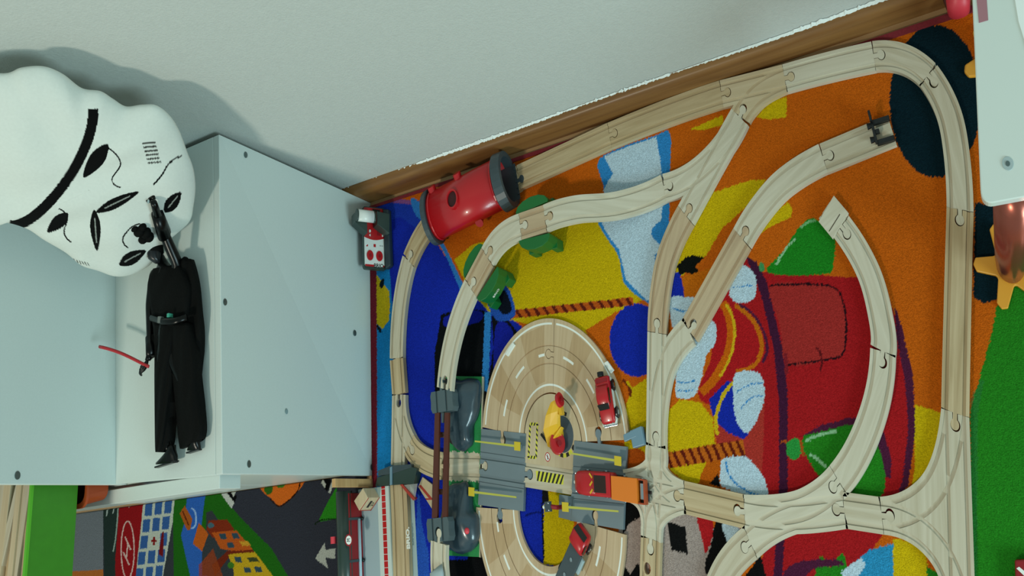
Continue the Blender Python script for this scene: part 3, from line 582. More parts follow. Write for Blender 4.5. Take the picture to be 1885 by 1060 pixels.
# ground loop on the left
T([[(800, 404), (775, 432), (752, 479)]], [], [F1], TAN, 'tan curve coming out of the left mouth of the red tunnel')
T([[(751.5, 480), (735, 560), (729.5, 659)]], [M0], [], PALE, 'long pale curve beside the yellow shape at the left rug edge')
T([[(729.5, 660), (734, 725)]], [M0], [], TAN, 'short tan straight track on the light blue rug strip')
T([[(734, 726), (733, 790), (732, 857)], [(734, 726), (738, 775), (753, 817)]], [(1, 1)], [(0, 0)], PALE, 'switch track left of the brown bridge beside the cabinet corner')
T([[(753, 817.5), (775, 843), (812, 857.5)]], [M1], [F0], TAN, 'tan curve passing under the brown bridge')
o, _ = T([[(732, 879), (736, 960), (739, 1060), (741, 1110)]], [], [], TAN, 'long wooden track with white lettering beside the red station', w=.047)
def flat(c, ux, z, sc=1.0):
    c = np.array(c); ux = np.array(ux[:2], float); ux /= np.linalg.norm(ux); uy = np.array([-ux[1], ux[0]])
    return lambda u, v, d: np.array([c[0]+ux[0]*u*sc+uy[0]*v, c[1]+ux[1]*u*sc+uy[1]*v, z+d])
text_mesh('BRIO.', flat(at(751.5, 990, .018), (0, 1), .0183), .0125, LINE, o, bold=.0006)
# ------------------------------------------------------------------ black buffer stop
c = at(1622, 243, .02); ax = at(1642, 239, .02)-at(1600, 252, .02); fr = frame((c[0], c[1], .018), ax)
bs = thing('buffer_stop', (c[0], c[1], .018), 'black buffer stop clipped on the end of the track beside the dark rug circle', 'buffer stop')
mk('rail_arm', *tf(obox((.004, .013), (1, 0), .030, .006, 0, .010), fr), BLACK, bs, bevel=.0008)
mk('rail_arm', *tf(obox((.004, -.013), (1, 0), .030, .006, 0, .010), fr), BLACK, bs, bevel=.0008)
mk('cross_beam', *tf(join(obox((-.011, 0), (1, 0), .0045, .030, .008, .016), obox((-.011, .018), (1, 0), .004, .014, .010, .026), obox((-.006, 0), (1, 0), .008, .006, .006, .012)), fr), BLACK, bs, bevel=.0006)
for s_ in (1, -1): mk('buffer', *tf(tube([(-.013, s_*.009, .012), (-.020, s_*.009, .012)], [.0035, .0045], 12), fr), BLACK, bs)
# ------------------------------------------------------------------ green bridge supports
def support(p, q, out, label, legs=True, word=False):
    """arched green block along one side of the raised track: p, q px ends of its top edge"""
    a, b = at(*p, HB+.008), at(*q, HB+.008); ax = b-a; L = np.linalg.norm(ax[:2]); c = (a+b)/2
    n = np.array([-ax[1], ax[0]]); n = n/np.linalg.norm(n)
    if np.dot(n, np.array(out)) < 0: n = -n
    ux = ax/np.linalg.norm(ax)
    th = thing('bridge_support', (c[0], c[1], .006), label, 'bridge support', 'green supports of the raised track')
    fr = lambda f, l, z: np.array([c[0]+ux[0]*f+n[0]*l, c[1]+ux[1]*f+n[1]*l, z])
    hl = L/2; cs = [(-hl, 0), (-hl*.85, .007), (-hl*.5, .012), (0, .014), (hl*.5, .012), (hl*.85, .007), (hl, 0), (hl, -.004), (-hl, -.004)]
    mk('side_block', *tf(prism(cs, HB-.030, HB+.010), lambda *v: fr(*v)), GREEN, th, bevel=.001)
    for s_ in (-1, 1):
        f0 = s_*hl*.72
        cl = [(f0-.009, -.004), (f0+.009, -.004), (f0+.008, .011), (f0-.008, .011)]
        mk('leg', *tf(join(prism(cl, .0065, HB-.029)), lambda *v: fr(*v)), GREEN, th, bevel=.001)
    if word: text_mesh('BRIO', lambda u, v, d: fr(u, .0142+d, HB-.010+v), .009, LINE, th, depth=.0004)
    return th
support((950, 392), (1008, 366), (0, 1), 'green support on the wall side under the rosy track, touching the red tunnel')
support((956, 448), (1012, 434), (0, -1), 'green support on the room side under the right rosy track, with two splayed legs')
support((854, 508), (889, 450), (-1, 1), 'green support on the wall side of the left rosy track, over the yellow rug')
support((880, 552), (918, 494), (1, -1), 'green support with small white lettering beside the left rosy track', word=True)
# ------------------------------------------------------------------ red tunnel
ca, cb = at(797, 399, .045), at(926, 334, .045); ca[2] = cb[2] = .043
tn = thing('toy_tunnel', ((ca[0]+cb[0])/2, (ca[1]+cb[1])/2, .006), 'red plastic tube tunnel with dark grey rings over the track', 'toy tunnel')
ux = cb-ca; L = np.linalg.norm(ux); ux /= L; nn = np.array([-ux[1], ux[0], 0]); up = np.array([0, 0, 1.])
def arch(r, flat_=.82, n=28):
    out = []
    for i in range(n):
        a = 2*math.pi*i/n; x, z = r*math.cos(a), r*math.sin(a)*1.0
        if z < -r*flat_: z = -r*flat_
        out.append((x, z))
    return out
def shell(c0, c1, r0, r1, t_, m_, name, par, fl=.82):
    def rg(c, r): return [c+nn*x+up*z for x, z in arch(r, fl)]
    RS = [rg(c0, r0), rg(c1, r1), rg(c1, r1-t_), rg(c0, r0-t_)]
    V, Fc = rings(RS, False); n = 28; Fc += [(3*n+i, 3*n+(i+1) % n, (i+1) % n, i) for i in range(n)]
    return mk(name, V, Fc, m_, par, smooth=False)
shell(ca+ux*.004, cb-ux*.004, .0405, .0405, .003, RED, 'tube', tn).data.polygons.foreach_set('use_smooth', [True]*112)
shell(ca-ux*.007, ca+ux*.006, .0455, .0465, .007, DGREY, 'end_ring', tn); mk('end_floor', *obox(cb+ux*.004, ux, .040, .058, .0180, .0190), DGREY, tn)
for k in range(5): mk('ridge', *obox(cb+ux*.021+nn*(.020-.010*k), ux, .004, .004, .0190, .0215), DGREY, tn)
shell(cb-ux*.007, cb+ux*.016, .0470, .0455, .0090, DGREY, 'end_ring', tn)
for f_, e in ((.1, 1), (.9, -1)): shell(ca+ux*(.012 if e > 0 else L-.014), ca+ux*(.015 if e > 0 else L-.011), .0420, .0420, .002, RED, 'rib', tn)
p = ca+ux*L*.40; hole_c = ony(838, 356, p[1]-.004)
hc = p-nn*.003+ux*.004+up*.0412
mk('chimney_rim', *rings([[hc+np.array([r*math.cos(a), r*math.sin(a), z]) for a in np.linspace(0, 2*math.pi, 24, False)] for r, z in ((.0165, -.008), (.0160, .004), (.0130, .004), (.0126, -.003), (.0001, -.003))]), RED, tn)
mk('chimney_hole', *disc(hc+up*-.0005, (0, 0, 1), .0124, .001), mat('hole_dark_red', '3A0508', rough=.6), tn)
for f_, l_, z_ in ((.10, .036, .022), (.47, .036, .022), (.60, -.038, -.006), (.98, -.036, -.01)):
    q = ca+ux*L*f_+nn*l_+up*z_; d = (nn*(1 if l_ > 0 else -1)*.8+up*.5)
    if f_ > .9: continue
    mk('knob', *disc(q, d, .0095, .012, 18), RED, tn)
    if l_ < 0: mk('knob_mark', *disc(q+d/np.linalg.norm(d)*.0055, d, .0052, .0006, 14), HOT, tn)
V, Fc = [], []
for k in range(9):
    q = cb+ux*.0105+nn*(.034-.0085*k)+up*(-.036); g = box(q[0]-.002, q[0]+.002, q[1]-.0015, q[1]+.0015, .007, .014); b = len(V); V += list(g[0]); Fc += [tuple(i+b for i in f_) for f_ in g[1]]
g = prism(peg(cb+ux*.022, ux), .0175, .0186); mk('track_peg', *g, DGREY, tn)
# ================================================================== ROCKY BRIDGE
bt = .012
bc = [at(820, 692, bt), at(887, 693, bt), at(882, 1025, bt), at(812, 1022, bt)]
br = thing('rock_bridge_base', at(850, 860, .006), 'green painted board with grey plastic rocks under the brown bridge', 'toy bridge base')
P = cpath([(812.5, 857), (883, 858.5)], .002); wv_ = []
z_ = .0115
def jag(pts, n, amp):
    out = []
    for i in range(n+1):
        t_ = i/n; p = pts[0]+(pts[1]-pts[0])*t_; out.append((p[0], p[1]+(amp*(random.random()-.5))))
    return out
ju = jag([at(812, 830, z_)[:2], at(883, 833, z_)[:2]], 40, .005); jl = jag([at(812, 884, z_)[:2], at(882, 886, z_)[:2]], 40, .005)
L = [([p[:2] for p in bc], 'body', (z_+.0005, 0)), (ju+jl[::-1], 'print', 1)]
for s_ in (1, -1): L.append((strip([P[0]-[.002, 0]]+list(P)+[P[-1]+[.002, 0]], GW, s_*GO), 'cut', z_-.002))
L.append((peg(P[0], (1, .0), .0009), 'hole', None)); 
L.append((peg(P[-1], (1, 0)), 'add', (z_+.0003, 1)))
Lc = [(q, k, v) for q, k, v in L]
V, Fc, MI = relief(Lc, .006); mk('board', V, Fc, [GREENB, PALE], br, mi=MI, grain=(1, 0))
mk('edge_strip', *prism([at(*p, .011)[:2] for p in ((887.2, 693), (889.6, 693.3), (884.6, 1026), (882.2, 1025))], .0061, .0118), PALE, br, grain=(0, 1))
ex = [at(887.5, 693, .009), at(889.5, 693, .009), at(884.5, 1025, .009), at(882.5, 1025, .009)]
def rock(outl, z0, z1, m_, name, par, bumps, seed):
    """lumpy rock from outline px (at base) rising to z1"""
    rs = np.random.default_rng(seed); O = np.array([at(p[0], p[1], z0+(z1-z0)*.35)[:2] for p in [tuple(q) for q in crv(outl, 5, True)]]); c = O.mean(0); RS = []
    for k, (s_, t_) in enumerate([(1.0, 0), (1.02, .25), (.99, .5), (.93, .75), (.80, .93), (.55, 1.0), (.25, 1.03), (.02, 1.04)]):
        r = []
        for i, p in enumerate(O):
            a = math.atan2(p[1]-c[1], p[0]-c[0]); j = 1+.035*math.sin(a*5+seed+k*.7)+.02*math.sin(a*11+k)
            q = c+(p-c)*s_*(j if 0 < k < 6 else 1); hz = z0+(z1-z0)*t_
            for bx, by, bh, bw in bumps:
                b = at(bx, by, z1)[:2]; hz += bh*math.exp(-((q-b)**2).sum()/bw**2)*min(1, t_*1.2)
            r.append(np.array([q[0], q[1], hz]))
        RS.append(r)
    return mk(name, *rings(RS), m_, par, smooth=True)
rock([(822, 704), (845, 698), (876, 700), (883, 722), (878, 760), (868, 785), (866, 818), (846, 826), (832, 812), (826, 770), (818, 730)], .012, .042, ROCK, 'rock', br, [(845, 720, .012, .02), (840, 800, -.006, .015)], 3)
rock([(826, 896), (850, 888), (864, 900), (868, 935), (879, 955), (877, 1000), (855, 1016), (826, 1012), (810, 990), (815, 940)], .012, .040, ROCK, 'rock', br, [(850, 960, .012, .018), (846, 905, -.004, .015)], 8)
mk('red_button', *ball(at(859.5, 977, .054), .0055, .0045, .005), HOT, br, smooth=True)
def saddle(px, py0, py1, lab, hole=True):
    a, b = at(px, py0, HB+TH), at(px, py1, HB+TH); w2 = .0205; c = (a+b)/2
    hx = [at(x, (py0+py1)/2, HB+TH)[0] for x in (px-21, px+20)]
    body = [(hx[0]+.003, a[1]), (hx[1]-.003, a[1]), (hx[1], a[1]-.006), (hx[1]-.001, (a[1]+b[1])/2), (hx[1], b[1]+.006), (hx[1]-.004, b[1]), (hx[0]+.004, b[1]), (hx[0], b[1]+.006), (hx[0]+.001, (a[1]+b[1])/2), (hx[0], a[1]-.006)]
    Ls = [(body, 'body', (HB+TH-.001, 0))]
    cx = (hx[0]+hx[1])/2
    for s_ in (1, -1): Ls.append(([(cx+s_*GO-GW/2, a[1]+.003), (cx+s_*GO+GW/2, a[1]+.003), (cx+s_*GO+GW/2, b[1]-.003), (cx+s_*GO-GW/2, b[1]-.003)], 'cut', HB+TH-.004))
    d0 = np.array([0, 1.]); 
    if hole: Ls.append((peg((cx, b[1]), (0, 1), .0009), 'hole', None))
    else: Ls.append((peg((cx, a[1]), (0, 1)), 'add', (HB+TH-.001, 0)))
    V, Fc, MI = relief(Ls, HB-.012, bottom=True)
    t_ = thing('bridge_abutment', (c[0], c[1], .012), lab, 'bridge abutment'); mk('top_block', V, Fc, SADDLE, t_, mi=MI)
    mk('pillar', *loft([(np.array([c[0]+.004, c[1], .0126]), (.021, 0, 0), (0, .013, 0)), (np.array([c[0], c[1], HB-.012]), (.018, 0, 0), (0, .011, 0))], 16, 3), SADDLE, t_, smooth=True)
    return hx
saddle(813, 718, 758, 'slate grey bridge end block at the upper end of the brown bridge', False)
saddle(806, 953, 997, 'slate grey bridge end block at the lower end with a pale peg in its slot', True)
bd = thing('toy_bridge', at(815, 858, .06), 'dark brown twin-rail plastic bridge between two slate grey blocks', 'toy bridge')
for (x0, x1), (x2, x3) in (((800, 808.5), (794.5, 804.5)), ((818, 826), (813, 822))):
    q = [at(x0, 759, HB+.010), at(x1, 759, HB+.010), at(x3, 953.5, HB+.010), at(x2, 953.5, HB+.010)]
    mk('beam', *prism(q, HB+.003, HB+.010), BROWN, bd, bevel=.0008)
q0, q1 = at(815, 762, HB+.006), at(815, 775, HB+.006)
mk('link_tongue', *prism([at(812, 759, HB+.006), at(817, 759, HB+.006), at(816, 778, HB+.006), at(812.5, 778, HB+.006)], HB, HB+.006), SADDLE, bd)
for y in (800, 905):
    a, b = at(804, y, HB-.006), at(822, y, HB-.006); mk('cross_bar', *tube([a, (a+b)/2-np.array([0, 0, .006]), b], .004, 8), BROWN, bd)
for x, y, s_ in ((836, 806, 1), (834, 905, 2)):
    mk('brown_stone', *ball(at(x, y, .02), .012, .010, .016), mat('brown_rock_plastic', '3A1A14', rough=.4), br, smooth=True)  # brown plastic stones beside the grey rocks
# ================================================================== ROAD RING
RZ, RT = .006, .0145
C1, C2 = np.array([-.7885, .1075]), np.array([-.8170, .0195])
dr = (C1-C2)/np.linalg.norm(C1-C2)   # pointing to the wall
def road(c, a0, a1, label, dashes, extra_male=None, seam=1):
    def pol(r, a): return np.array([c[0]+r*math.cos(a), c[1]+r*math.sin(a)])
    def band(r0, r1, b0, b1, n=28): return [pol(r1, b0+(b1-b0)*i/n) for i in range(n+1)]+[pol(r0, b1-(b1-b0)*i/n) for i in range(n+1)]
    Rm = .121
    g = .0004/.12
    Ls = [(band(.0685, .1720, a0+g, a1-g), 'body', (RT, 0))]
    for s_ in (1, -1): Ls.append((band(Rm+s_*GO-.0009, Rm+s_*GO+.0009, a0-.02, a1+.02), 'cut', RT-.0016))
    for f0, f1 in ((.12, .34), (.62, .80)): b0, b1 = a0+(a1-a0)*f0, a0+(a1-a0)*f1; Ls.append(([pol(.084, b0+.05), pol(.1185, b0), pol(.163, b0-.04), pol(.163, b1), pol(.1185, b1+.02), pol(.084, b1-.03)], 'print', 2))
    Ls.append((band(.0775, .0803, a0+.0, a1-.0), 'print', 1)); Ls.append((band(.1632, .1660, a0+.03, a1-.03), 'print', 1))
    for d0, d1 in dashes: Ls.append((band(Rm-.0019, Rm+.0019, d0, d1, 6), 'print', 1))
    for e, kind, rr in extra_male or []:
        a = a0 if e == 0 else a1; tg = np.array([-math.sin(a), math.cos(a)])*(-1 if e == 0 else 1)
        rr = {'Lu': RR[0], 'Ru': RR[1], 'Ld': RR[2], 'Rd': RR[3]}.get(rr, rr)
        if kind == 'add': Ls.append((peg(pol(rr, a), tg), 'add', (RT-.0002, 0)))
        else: Ls.append((peg(pol(rr, a), -tg, .0009), 'hole', None))
    V, Fc, MI = relief(Ls, RZ)
    o = mk('road_piece', V, Fc, [ROADW, LINE, ROADD], mi=MI, grain=(.3, 1)); return tagit(o, label, 'toy road', 'curved wooden road pieces of the ring')
th = math.atan2(dr[1], dr[0]); aL, aR = th+math.pi/2, th-math.pi/2
def ang(c, px, py): p = at(px, py, RT); return math.atan2(p[1]-c[1], p[0]-c[0])
top = ang(C1, 1019, 660); l_end = ang(C1, 925, 795); r_end = ang(C1, 1103, 812)
if l_end < 0: l_end += 2*math.pi
RR = [float(np.linalg.norm(at(*p, RT)[:2]-c)) for p, c in (((924, 795), C1), ((1103, 814), C1), ((919, 932), C2), ((1097, 967), C2))]
def dsh(c, a, b):
    return (min(a, b), max(a, b))
road(C1, top, l_end, 'upper left quarter of the wooden road ring with white dashes', [dsh(C1, ang(C1, 1003, 661), ang(C1, 993, 665)), dsh(C1, ang(C1, 967, 681), ang(C1, 953, 701)), dsh(C1, ang(C1, 935, 737), ang(C1, 928, 766))], [(1, 'add', 'Lu'), (0, 'hole', .121)])
road(C1, r_end, top, 'upper right quarter of the wooden road ring under the red pickup', [dsh(C1, ang(C1, 1036, 664), ang(C1, 1054, 676)), dsh(C1, ang(C1, 1077, 703), ang(C1, 1089, 729)), dsh(C1, ang(C1, 1101, 772), ang(C1, 1103, 788))], [(0, 'hole', 'Ru'), (1, 'add', .121)])
bot = ang(C2, 1000, 1085); l2 = ang(C2, 919, 936); r2 = ang(C2, 1097, 968)
if l2 > 0: l2 -= 2*math.pi
road(C2, l2, bot, 'lower left quarter of the wooden road ring beside the black rug patch', [dsh(C2, ang(C2, 919, 960), ang(C2, 922, 977))if ang(C2, 919, 960) < 0 else (ang(C2, 919, 960)-2*math.pi, ang(C2, 922, 977)-2*math.pi if ang(C2, 922, 977) > 0 else ang(C2, 922, 977)), dsh(C2, ang(C2, 930, 1019), ang(C2, 939, 1047))], [(0, 'hole', 'Ld')])
road(C2, bot, r2, 'lower right quarter of the wooden road ring under the grey flatbed truck', [dsh(C2, ang(C2, 1084, 1027), ang(C2, 1090, 996))], [(1, 'add', 'Rd')])
# raised little kerb signs on the ring
for (a, b), lb in ((((930, 638), (946, 630)), 'l'), (((1118, 640), (1122, 684)), 'r')): pass
kk = thing('road_kerb_clip', at(938, 645, RT), 'short white kerb clip on the upper left edge of the road ring', 'kerb clip', 'white kerb clips')
mk('clip', *prism([at(930, 652, RT+.003), at(944, 630, RT+.003), at(948, 635, RT+.003), at(935, 656, RT+.003)], RT-.001, RT+.004), LINE, kk, bevel=.0006)
kk = thing('road_kerb_clip', at(1122, 672, RT), 'short white kerb clip behind the red pickup on the ring edge', 'kerb clip', 'white kerb clips')
mk('clip', *prism([at(1112, 668, RT+.003), at(1118, 664, RT+.003), at(1130, 681, RT+.003), at(1124, 687, RT+.003)], RT-.001, RT+.004), LINE, kk, bevel=.0006)
# grey crossing plates
def plate(quad, label, trk, pegs, holes_, extra=None):
    z = .0155; Ls = [([at(*p, z)[:2] for p in quad], 'body', (z, 0))]
    if extra: Ls.append(([at(*p, z)[:2] for p in extra], 'body', (z-.001, 0)))
    a, b = at(*trk[0], z)[:2], at(*trk[1], z)[:2]; d = (b-a)/np.linalg.norm(b-a); P = [a-d*.004, a, b, b+d*.004]
    for s_ in (1, -1): Ls.append((strip(P, .0045, s_*GO), 'cut', z-.003))
    for s_ in (1, -1): Ls.append((strip(P, .0012, s_*.0205), 'cut', z-.0015))
    for p, d_ in holes_: Ls.append((peg(at(*p, z), d_, .0009), 'hole', None))
    for p, d_ in pegs: Ls.append((peg(at(*p, z), d_), 'add', (z, 0)))
    V, Fc, MI = relief(Ls, RZ); o = mk('crossing_plate', V, Fc, GREY, mi=MI); return tagit(o, label, 'toy crossing', 'grey level crossings of the road ring')
cx_d = at(1055, 888)-at(966, 873)
p1 = plate([(886, 789), (968, 798), (963, 941), (880, 929)], 'grey level crossing plate on the left side of the road ring', [(883, 858.5), (965, 871)], [((965, 872), (1, -.11)), ((919, 930), (0, -1))], [((884, 858.5), (1, 0)), ((924, 793), (.05, -1))])
p2 = plate([(1057, 811), (1153, 822), (1147, 975), (1049, 958)], 'grey level crossing plate on the right side under the red locomotive', [(1053, 887), (1150, 897)], [((1103, 816), (0, 1))], [((1097, 967), (0, 1))], [(1029, 910), (1055, 914), (1052, 958), (1028, 952)])
# centre deck and track between the plates
zc = .0142
dk = [at(*p, zc)[:2] for p in [(966.5, 800)]]
inner = [(C1[0]+.0665*math.cos(a), C1[1]+.0665*math.sin(a)) for a in np.linspace(r_end+.02, l_end-.02, 40)]
deckp = inner+[at(967, 800, zc)[:2], at(965, 851, zc)[:2], at(1055, 865, zc)[:2], at(1057, 812, zc)[:2]]
hz = at(1036, 799, zc)
Ls = [(deckp, 'body', (zc, 0))]
rect = [(972, 780), (991, 778), (994, 777)]
def hazrect(pts, wd, n, z):
    out = []; P = np.array([at(*p, z)[:2] for p in pts]); P = np.r_[P, P[:1]]; sl = np.r_[0, np.cumsum(np.linalg.norm(np.diff(P, axis=0), axis=1))]
    def pt(s_): i = min(np.searchsorted(sl, s_, side='right')-1, len(P)-2); t_ = (s_-sl[i])/(sl[i+1]-sl[i]); return P[i]+(P[i+1]-P[i])*t_
    for k in range(n):
        a, b = sl[-1]*k/n, sl[-1]*(k+1)/n; c_ = pt((a+b)/2); d = pt(b-1e-5)-pt(a); d /= np.linalg.norm(d)+1e-9; nn_ = np.array([-d[1], d[0]]); h = (b-a)/2
        out.append(([c_-d*h-nn_*wd/2, c_+d*h-nn_*wd/2, c_+d*h+nn_*wd/2, c_-d*h+nn_*wd/2], 'print', 1))
        s_ = h*.45; out.append(([c_-d*(s_+wd*.3)-nn_*wd/2, c_+d*(s_-wd*.3)-nn_*wd/2, c_+d*(s_+wd*.3)+nn_*wd/2, c_-d*(s_-wd*.3)+nn_*wd/2], 'print', 2))
    return out
Ls += hazrect([(976, 780), (989, 781), (987, 842), (973, 841)], .0042, 18, zc)
rr = .0255
for k, (a0, a1) in enumerate([(62, 75), (75, 88), (88, 101), (-128, -112), (-112, -98), (-98, -84), (-84, -70), (-70, -54), (-50, -36)]):
    a0, a1 = math.radians(a0), math.radians(a1)
    Ls.append(([(hz[0]+r*math.cos(a), hz[1]+r*math.sin(a)) for r, a in ((rr, a0), (rr+.0055, a0), (rr+.0055, a1), (rr, a1))], 'print', 2 if k % 2 == 0 else 1))
Ls.append((circle(hz[:2], .0245, 32), 'print', 3))
Ls.append((circle(at(1008, 841, zc)[:2], .0062, 24), 'print', 4)); Ls.append((circle(at(1008, 841, zc)[:2], .0050, 24), 'print', 5))
c_ = at(1008, 841, zc)[:2]
for q in ([(-.0008, .002), (.0008, .002), (.0008, .0036), (-.0008, .0036)], [(-.0012, -.0005), (.0012, -.0005), (.0014, .0018), (-.0014, .0018)], [(-.0018, -.0036), (-.0008, -.0036), (.0004, -.0005), (-.0008, -.0005)], [(.0018, -.0036), (.0008, -.0036), (-.0004, -.0005), (.0008, -.0005)]): Ls.append(([c_+np.array(p) for p in q], 'print', 6))
Ls.append(([c_+np.array(p) for p in ((-.0040, .0034), (-.0034, .0040), (.0040, -.0034), (.0034, -.0040))], 'print', 4))
V, Fc, MI = relief(Ls, RZ)
o = mk('deck', V, Fc, [DECK, HAZY, HAZK, mat('turntable_grey', '46535C', rough=.4), RED, LINE, HAZK], mi=MI, grain=(.2, 1)); tagit(o, 'pale wooden deck inside the ring with hazard markings and no-entry sign', 'toy road')
P = [at(966, 873.5, zc)[:2], at(1053, 888, zc)[:2]]; P = [P[0]+(P[1]-P[0])*i/6 for i in range(7)]
Ls = [([at(966, 851, zc)[:2], at(1055, 865.5, zc)[:2], at(1052, 911, zc)[:2], at(963.5, 896, zc)[:2]], 'body', (zc-.0002, 0))]
for s_ in (1, -1): Ls.append((strip([P[0]-(P[1]-P[0])]+P+[P[-1]+(P[1]-P[0])], .0062, s_*.0135), 'cut', zc-.003))
hq = [at(*p, zc)[:2] for p in ((986, 866), (1038, 874), (1037, 892), (988, 885))]
Ls.append((hq, 'print', 1))
for k in range(7):
    t0, t1 = (k+.05)/7, (k+.55)/7; s0, s1 = t0-.09, t1-.09; l = lambda a, b, t_: np.array(a)+(np.array(b)-np.array(a))*min(max(t_, 0), 1)
    Ls.append(([l(hq[0], hq[1], t0+.09), l(hq[0], hq[1], t1+.09), l(hq[3], hq[2], t1-.02), l(hq[3], hq[2], t0-.02)], 'print', 2))
Ls.append((peg(P[0], (1, -.05), .0009), 'hole', None)); Ls.append((peg(P[-1], (1, 0)), 'add', (zc, 0)))
V, Fc, MI = relief(Ls, RZ); o = mk('track_piece', V, Fc, [PALE, HAZY, HAZK], mi=MI, grain=(1, -.05)); tagit(o, 'straight track with yellow and black hazard stripes between the grey plates', 'toy track', GTR)
# crossing barriers
def barrier(p, q, zb, label, zp=.0155):
    a, b = at(*p, zb), at(*q, zb); d = b-a; L = np.linalg.norm(d[:2]); u = d/np.linalg.norm(d); n = np.array([-u[1], u[0], 0])
    t_ = thing('crossing_barrier', (a[0], a[1], zp), label, 'crossing barrier', 'yellow barriers of the level crossings')
    fr = lambda f, l, z: np.array([a[0]+u[0]*f+n[0]*l, a[1]+u[1]*f+n[1]*l, z])
    mk('arm', *tf(prism([(.006, -.0016), (L, -.0011), (L, .0011), (.006, .0016)], zb-.002, zb), lambda *v: fr(*v)), LYEL, t_)
    mk('counterweight', *tf(prism([(-.008, -.0060), (.006, -.0060), (.006, .0060), (-.008, .0060)], zb-.003, zb+.0005), lambda *v: fr(*v)), YEL, t_, bevel=.0006)
    mk('post', *tf(prism([(-.003, -.003), (.004, -.003), (.004, .003), (-.003, .003)], zp+.0003, zb-.003), lambda *v: fr(*v)), GREY, t_)
barrier((951, 821), (874, 812), .034, 'yellow barrier over the upper half of the left grey plate')
barrier((868, 905), (950, 915), .034, 'yellow barrier over the lower half of the left grey plate, square at its left', .013)
barrier((1136, 848), (1049, 834), .034, 'yellow barrier above the red locomotive on the right grey plate')
barrier((1041, 933), (1138, 941), .034, 'yellow barrier below the red locomotive on the right grey plate')
# small signal post beside the lower barrier
s0 = at(1034, 933, .028); s1 = at(1000, 932, .055)
sg = thing('signal_post', (s0[0], s0[1], .0145), 'small grey and red signal post beside the lower right barrier', 'toy signal')
sb = np.array([s0[0]-.006, s0[1], .0147]); u_s = np.array([-.38, 0, .92])
mk('post', *tube([sb, sb+np.array([-.002, 0, .022])], .003, 10), REDD, sg); e1 = at(1012, 932, .045); mk('red_arm', *tube([sb+np.array([-.002, 0, .021]), e1], .0030, 10), REDD, sg)
mk('lamp_box', *box(e1[0]-.010, e1[0]+.003, e1[1]-.0065, e1[1]+.0065, e1[2]-.004, e1[2]+.004), DGREY, sg, bevel=.001)
mk('lamp', *ball(e1+np.array([-.013, 0, .001]), .003, .0025, .003), LINE, sg, smooth=True)
for k in (-1, 1): mk('chrome_stud', *ball(e1+np.array([-.001, k*.0045, .0045]), .0015, .0012, .001), CHROME, sg)
# crane
cr = thing('toy_crane', (hz[0]-.012, hz[1], zc), 'yellow crane arm with red wheels standing on the deck inside the road ring', 'toy crane')
ct = [at(1016, 733, .060), at(1030, 737, .060)]
def sec(c, A, B): return (np.array(c), np.array(A), np.array(B))
topp, midp, botp = at(1022, 740, .058), at(1016, 788, .042), at(1021, 812, .026)
mk('boom', *loft([sec(topp, (.0100, .002, 0), (0, .002, .006)), sec((topp+midp)/2+[0, 0, .003], (.0170, .002, 0), (0, .002, .008)), sec(midp, (.0200, .003, 0), (0, .002, .010)), sec(botp, (.0175, .006, 0), (0, .003, .008))], 8, 3.5), YEL2, cr, bevel=.0006)
mk('boom_tip', *join(obox(at(1030, 752, .058), (.12, -1), .016, .007, .046, .058)), YEL2, cr)
mk('side_cover', *loft([sec(at(1034, 788, .036), (.003, .001, 0), (0, .001, .006)), sec(at(1027, 800, .034), (.0065, .001, 0), (0, .001, .008)), sec(at(1019, 812, .032), (.003, .001, 0), (0, .001, .007))], 8, 3), YEL2, cr)
mk('pulley', *disc(at(1030, 736, .060), (1, .25, .3), .0100, .007, 20), RED, cr, bevel=.0006); mk('pulley_hub', *disc(at(1033, 736, .060), (1, .25, .3), .004, .008, 12), REDD, cr)
mk('winch_wheel', *disc(at(1026, 815, .030), (.75, .15, .75), .0155, .010, 24), RED, cr, bevel=.0008); mk('winch_hub', *disc(at(1029, 816, .034), (.75, .15, .75), .0045, .009, 12), REDD, cr, bevel=.0004)
mk('hook_rail', *tube([at(996, 799, .018), at(1019, 829, .018)], .0022, 8), BLACK, cr)
mk('base', *disc((hz[0]-.010, hz[1]+.002, .021), (0, 0, 1), .012, .0135, 20), YEL2, cr)
# blue-grey bracket beside the ring
z_ = .030
bg = thing('plastic_bracket', at(1172, 805, .006), 'blue-grey plastic bracket on the yellow rug between ring and pale track', 'toy bracket')
q = [at(*p, .022)[:2] for p in ((1160, 793), (1181, 784), (1188, 818), (1166, 825))]
mk('block', *prism(q, .0062, .026), BLUEG, bg, bevel=.0015)
mk('arm', *prism([at(*p, .026)[:2] for p in ((1147, 800), (1166, 791), (1172, 803), (1149, 813))], .0158, .0262), BLUEG, bg, bevel=.001)
# ================================================================== VEHICLES
def wheel(par, fr, f, l, z, r, w_=.005):
    c_ = fr(f, l, z); ax = fr(f, l+1, z)-c_
    wz = mk('wheel', *disc(c_, ax, r, w_, 20), BLACK, par, bevel=.0005)
    mk('hubcap', *disc(c_+ax/np.linalg.norm(ax)*(w_/2+.0004)*(1 if l > 0 else -1), ax, r*.45, .0010, 12), CHROME, wz)
def loftx(fr, secs, n=14, p=4):
    """secs: (f, halfwidth, z0, z1)"""
    RS = []
    for f_, hw, z0, z1 in secs:
        r = []
        for i in range(n):
            t_ = 2*math.pi*(i+.5)/n; ct, st = math.cos(t_), math.sin(t_)
            r.append(fr(f_, hw*math.copysign(abs(ct)**(2/p), ct), (z0+z1)/2+(z1-z0)/2*math.copysign(abs(st)**(2/p), st)))
        RS.append(r)
    return rings(RS)
WHB = mat('white_car_body', 'C9CCC2', rough=.3)
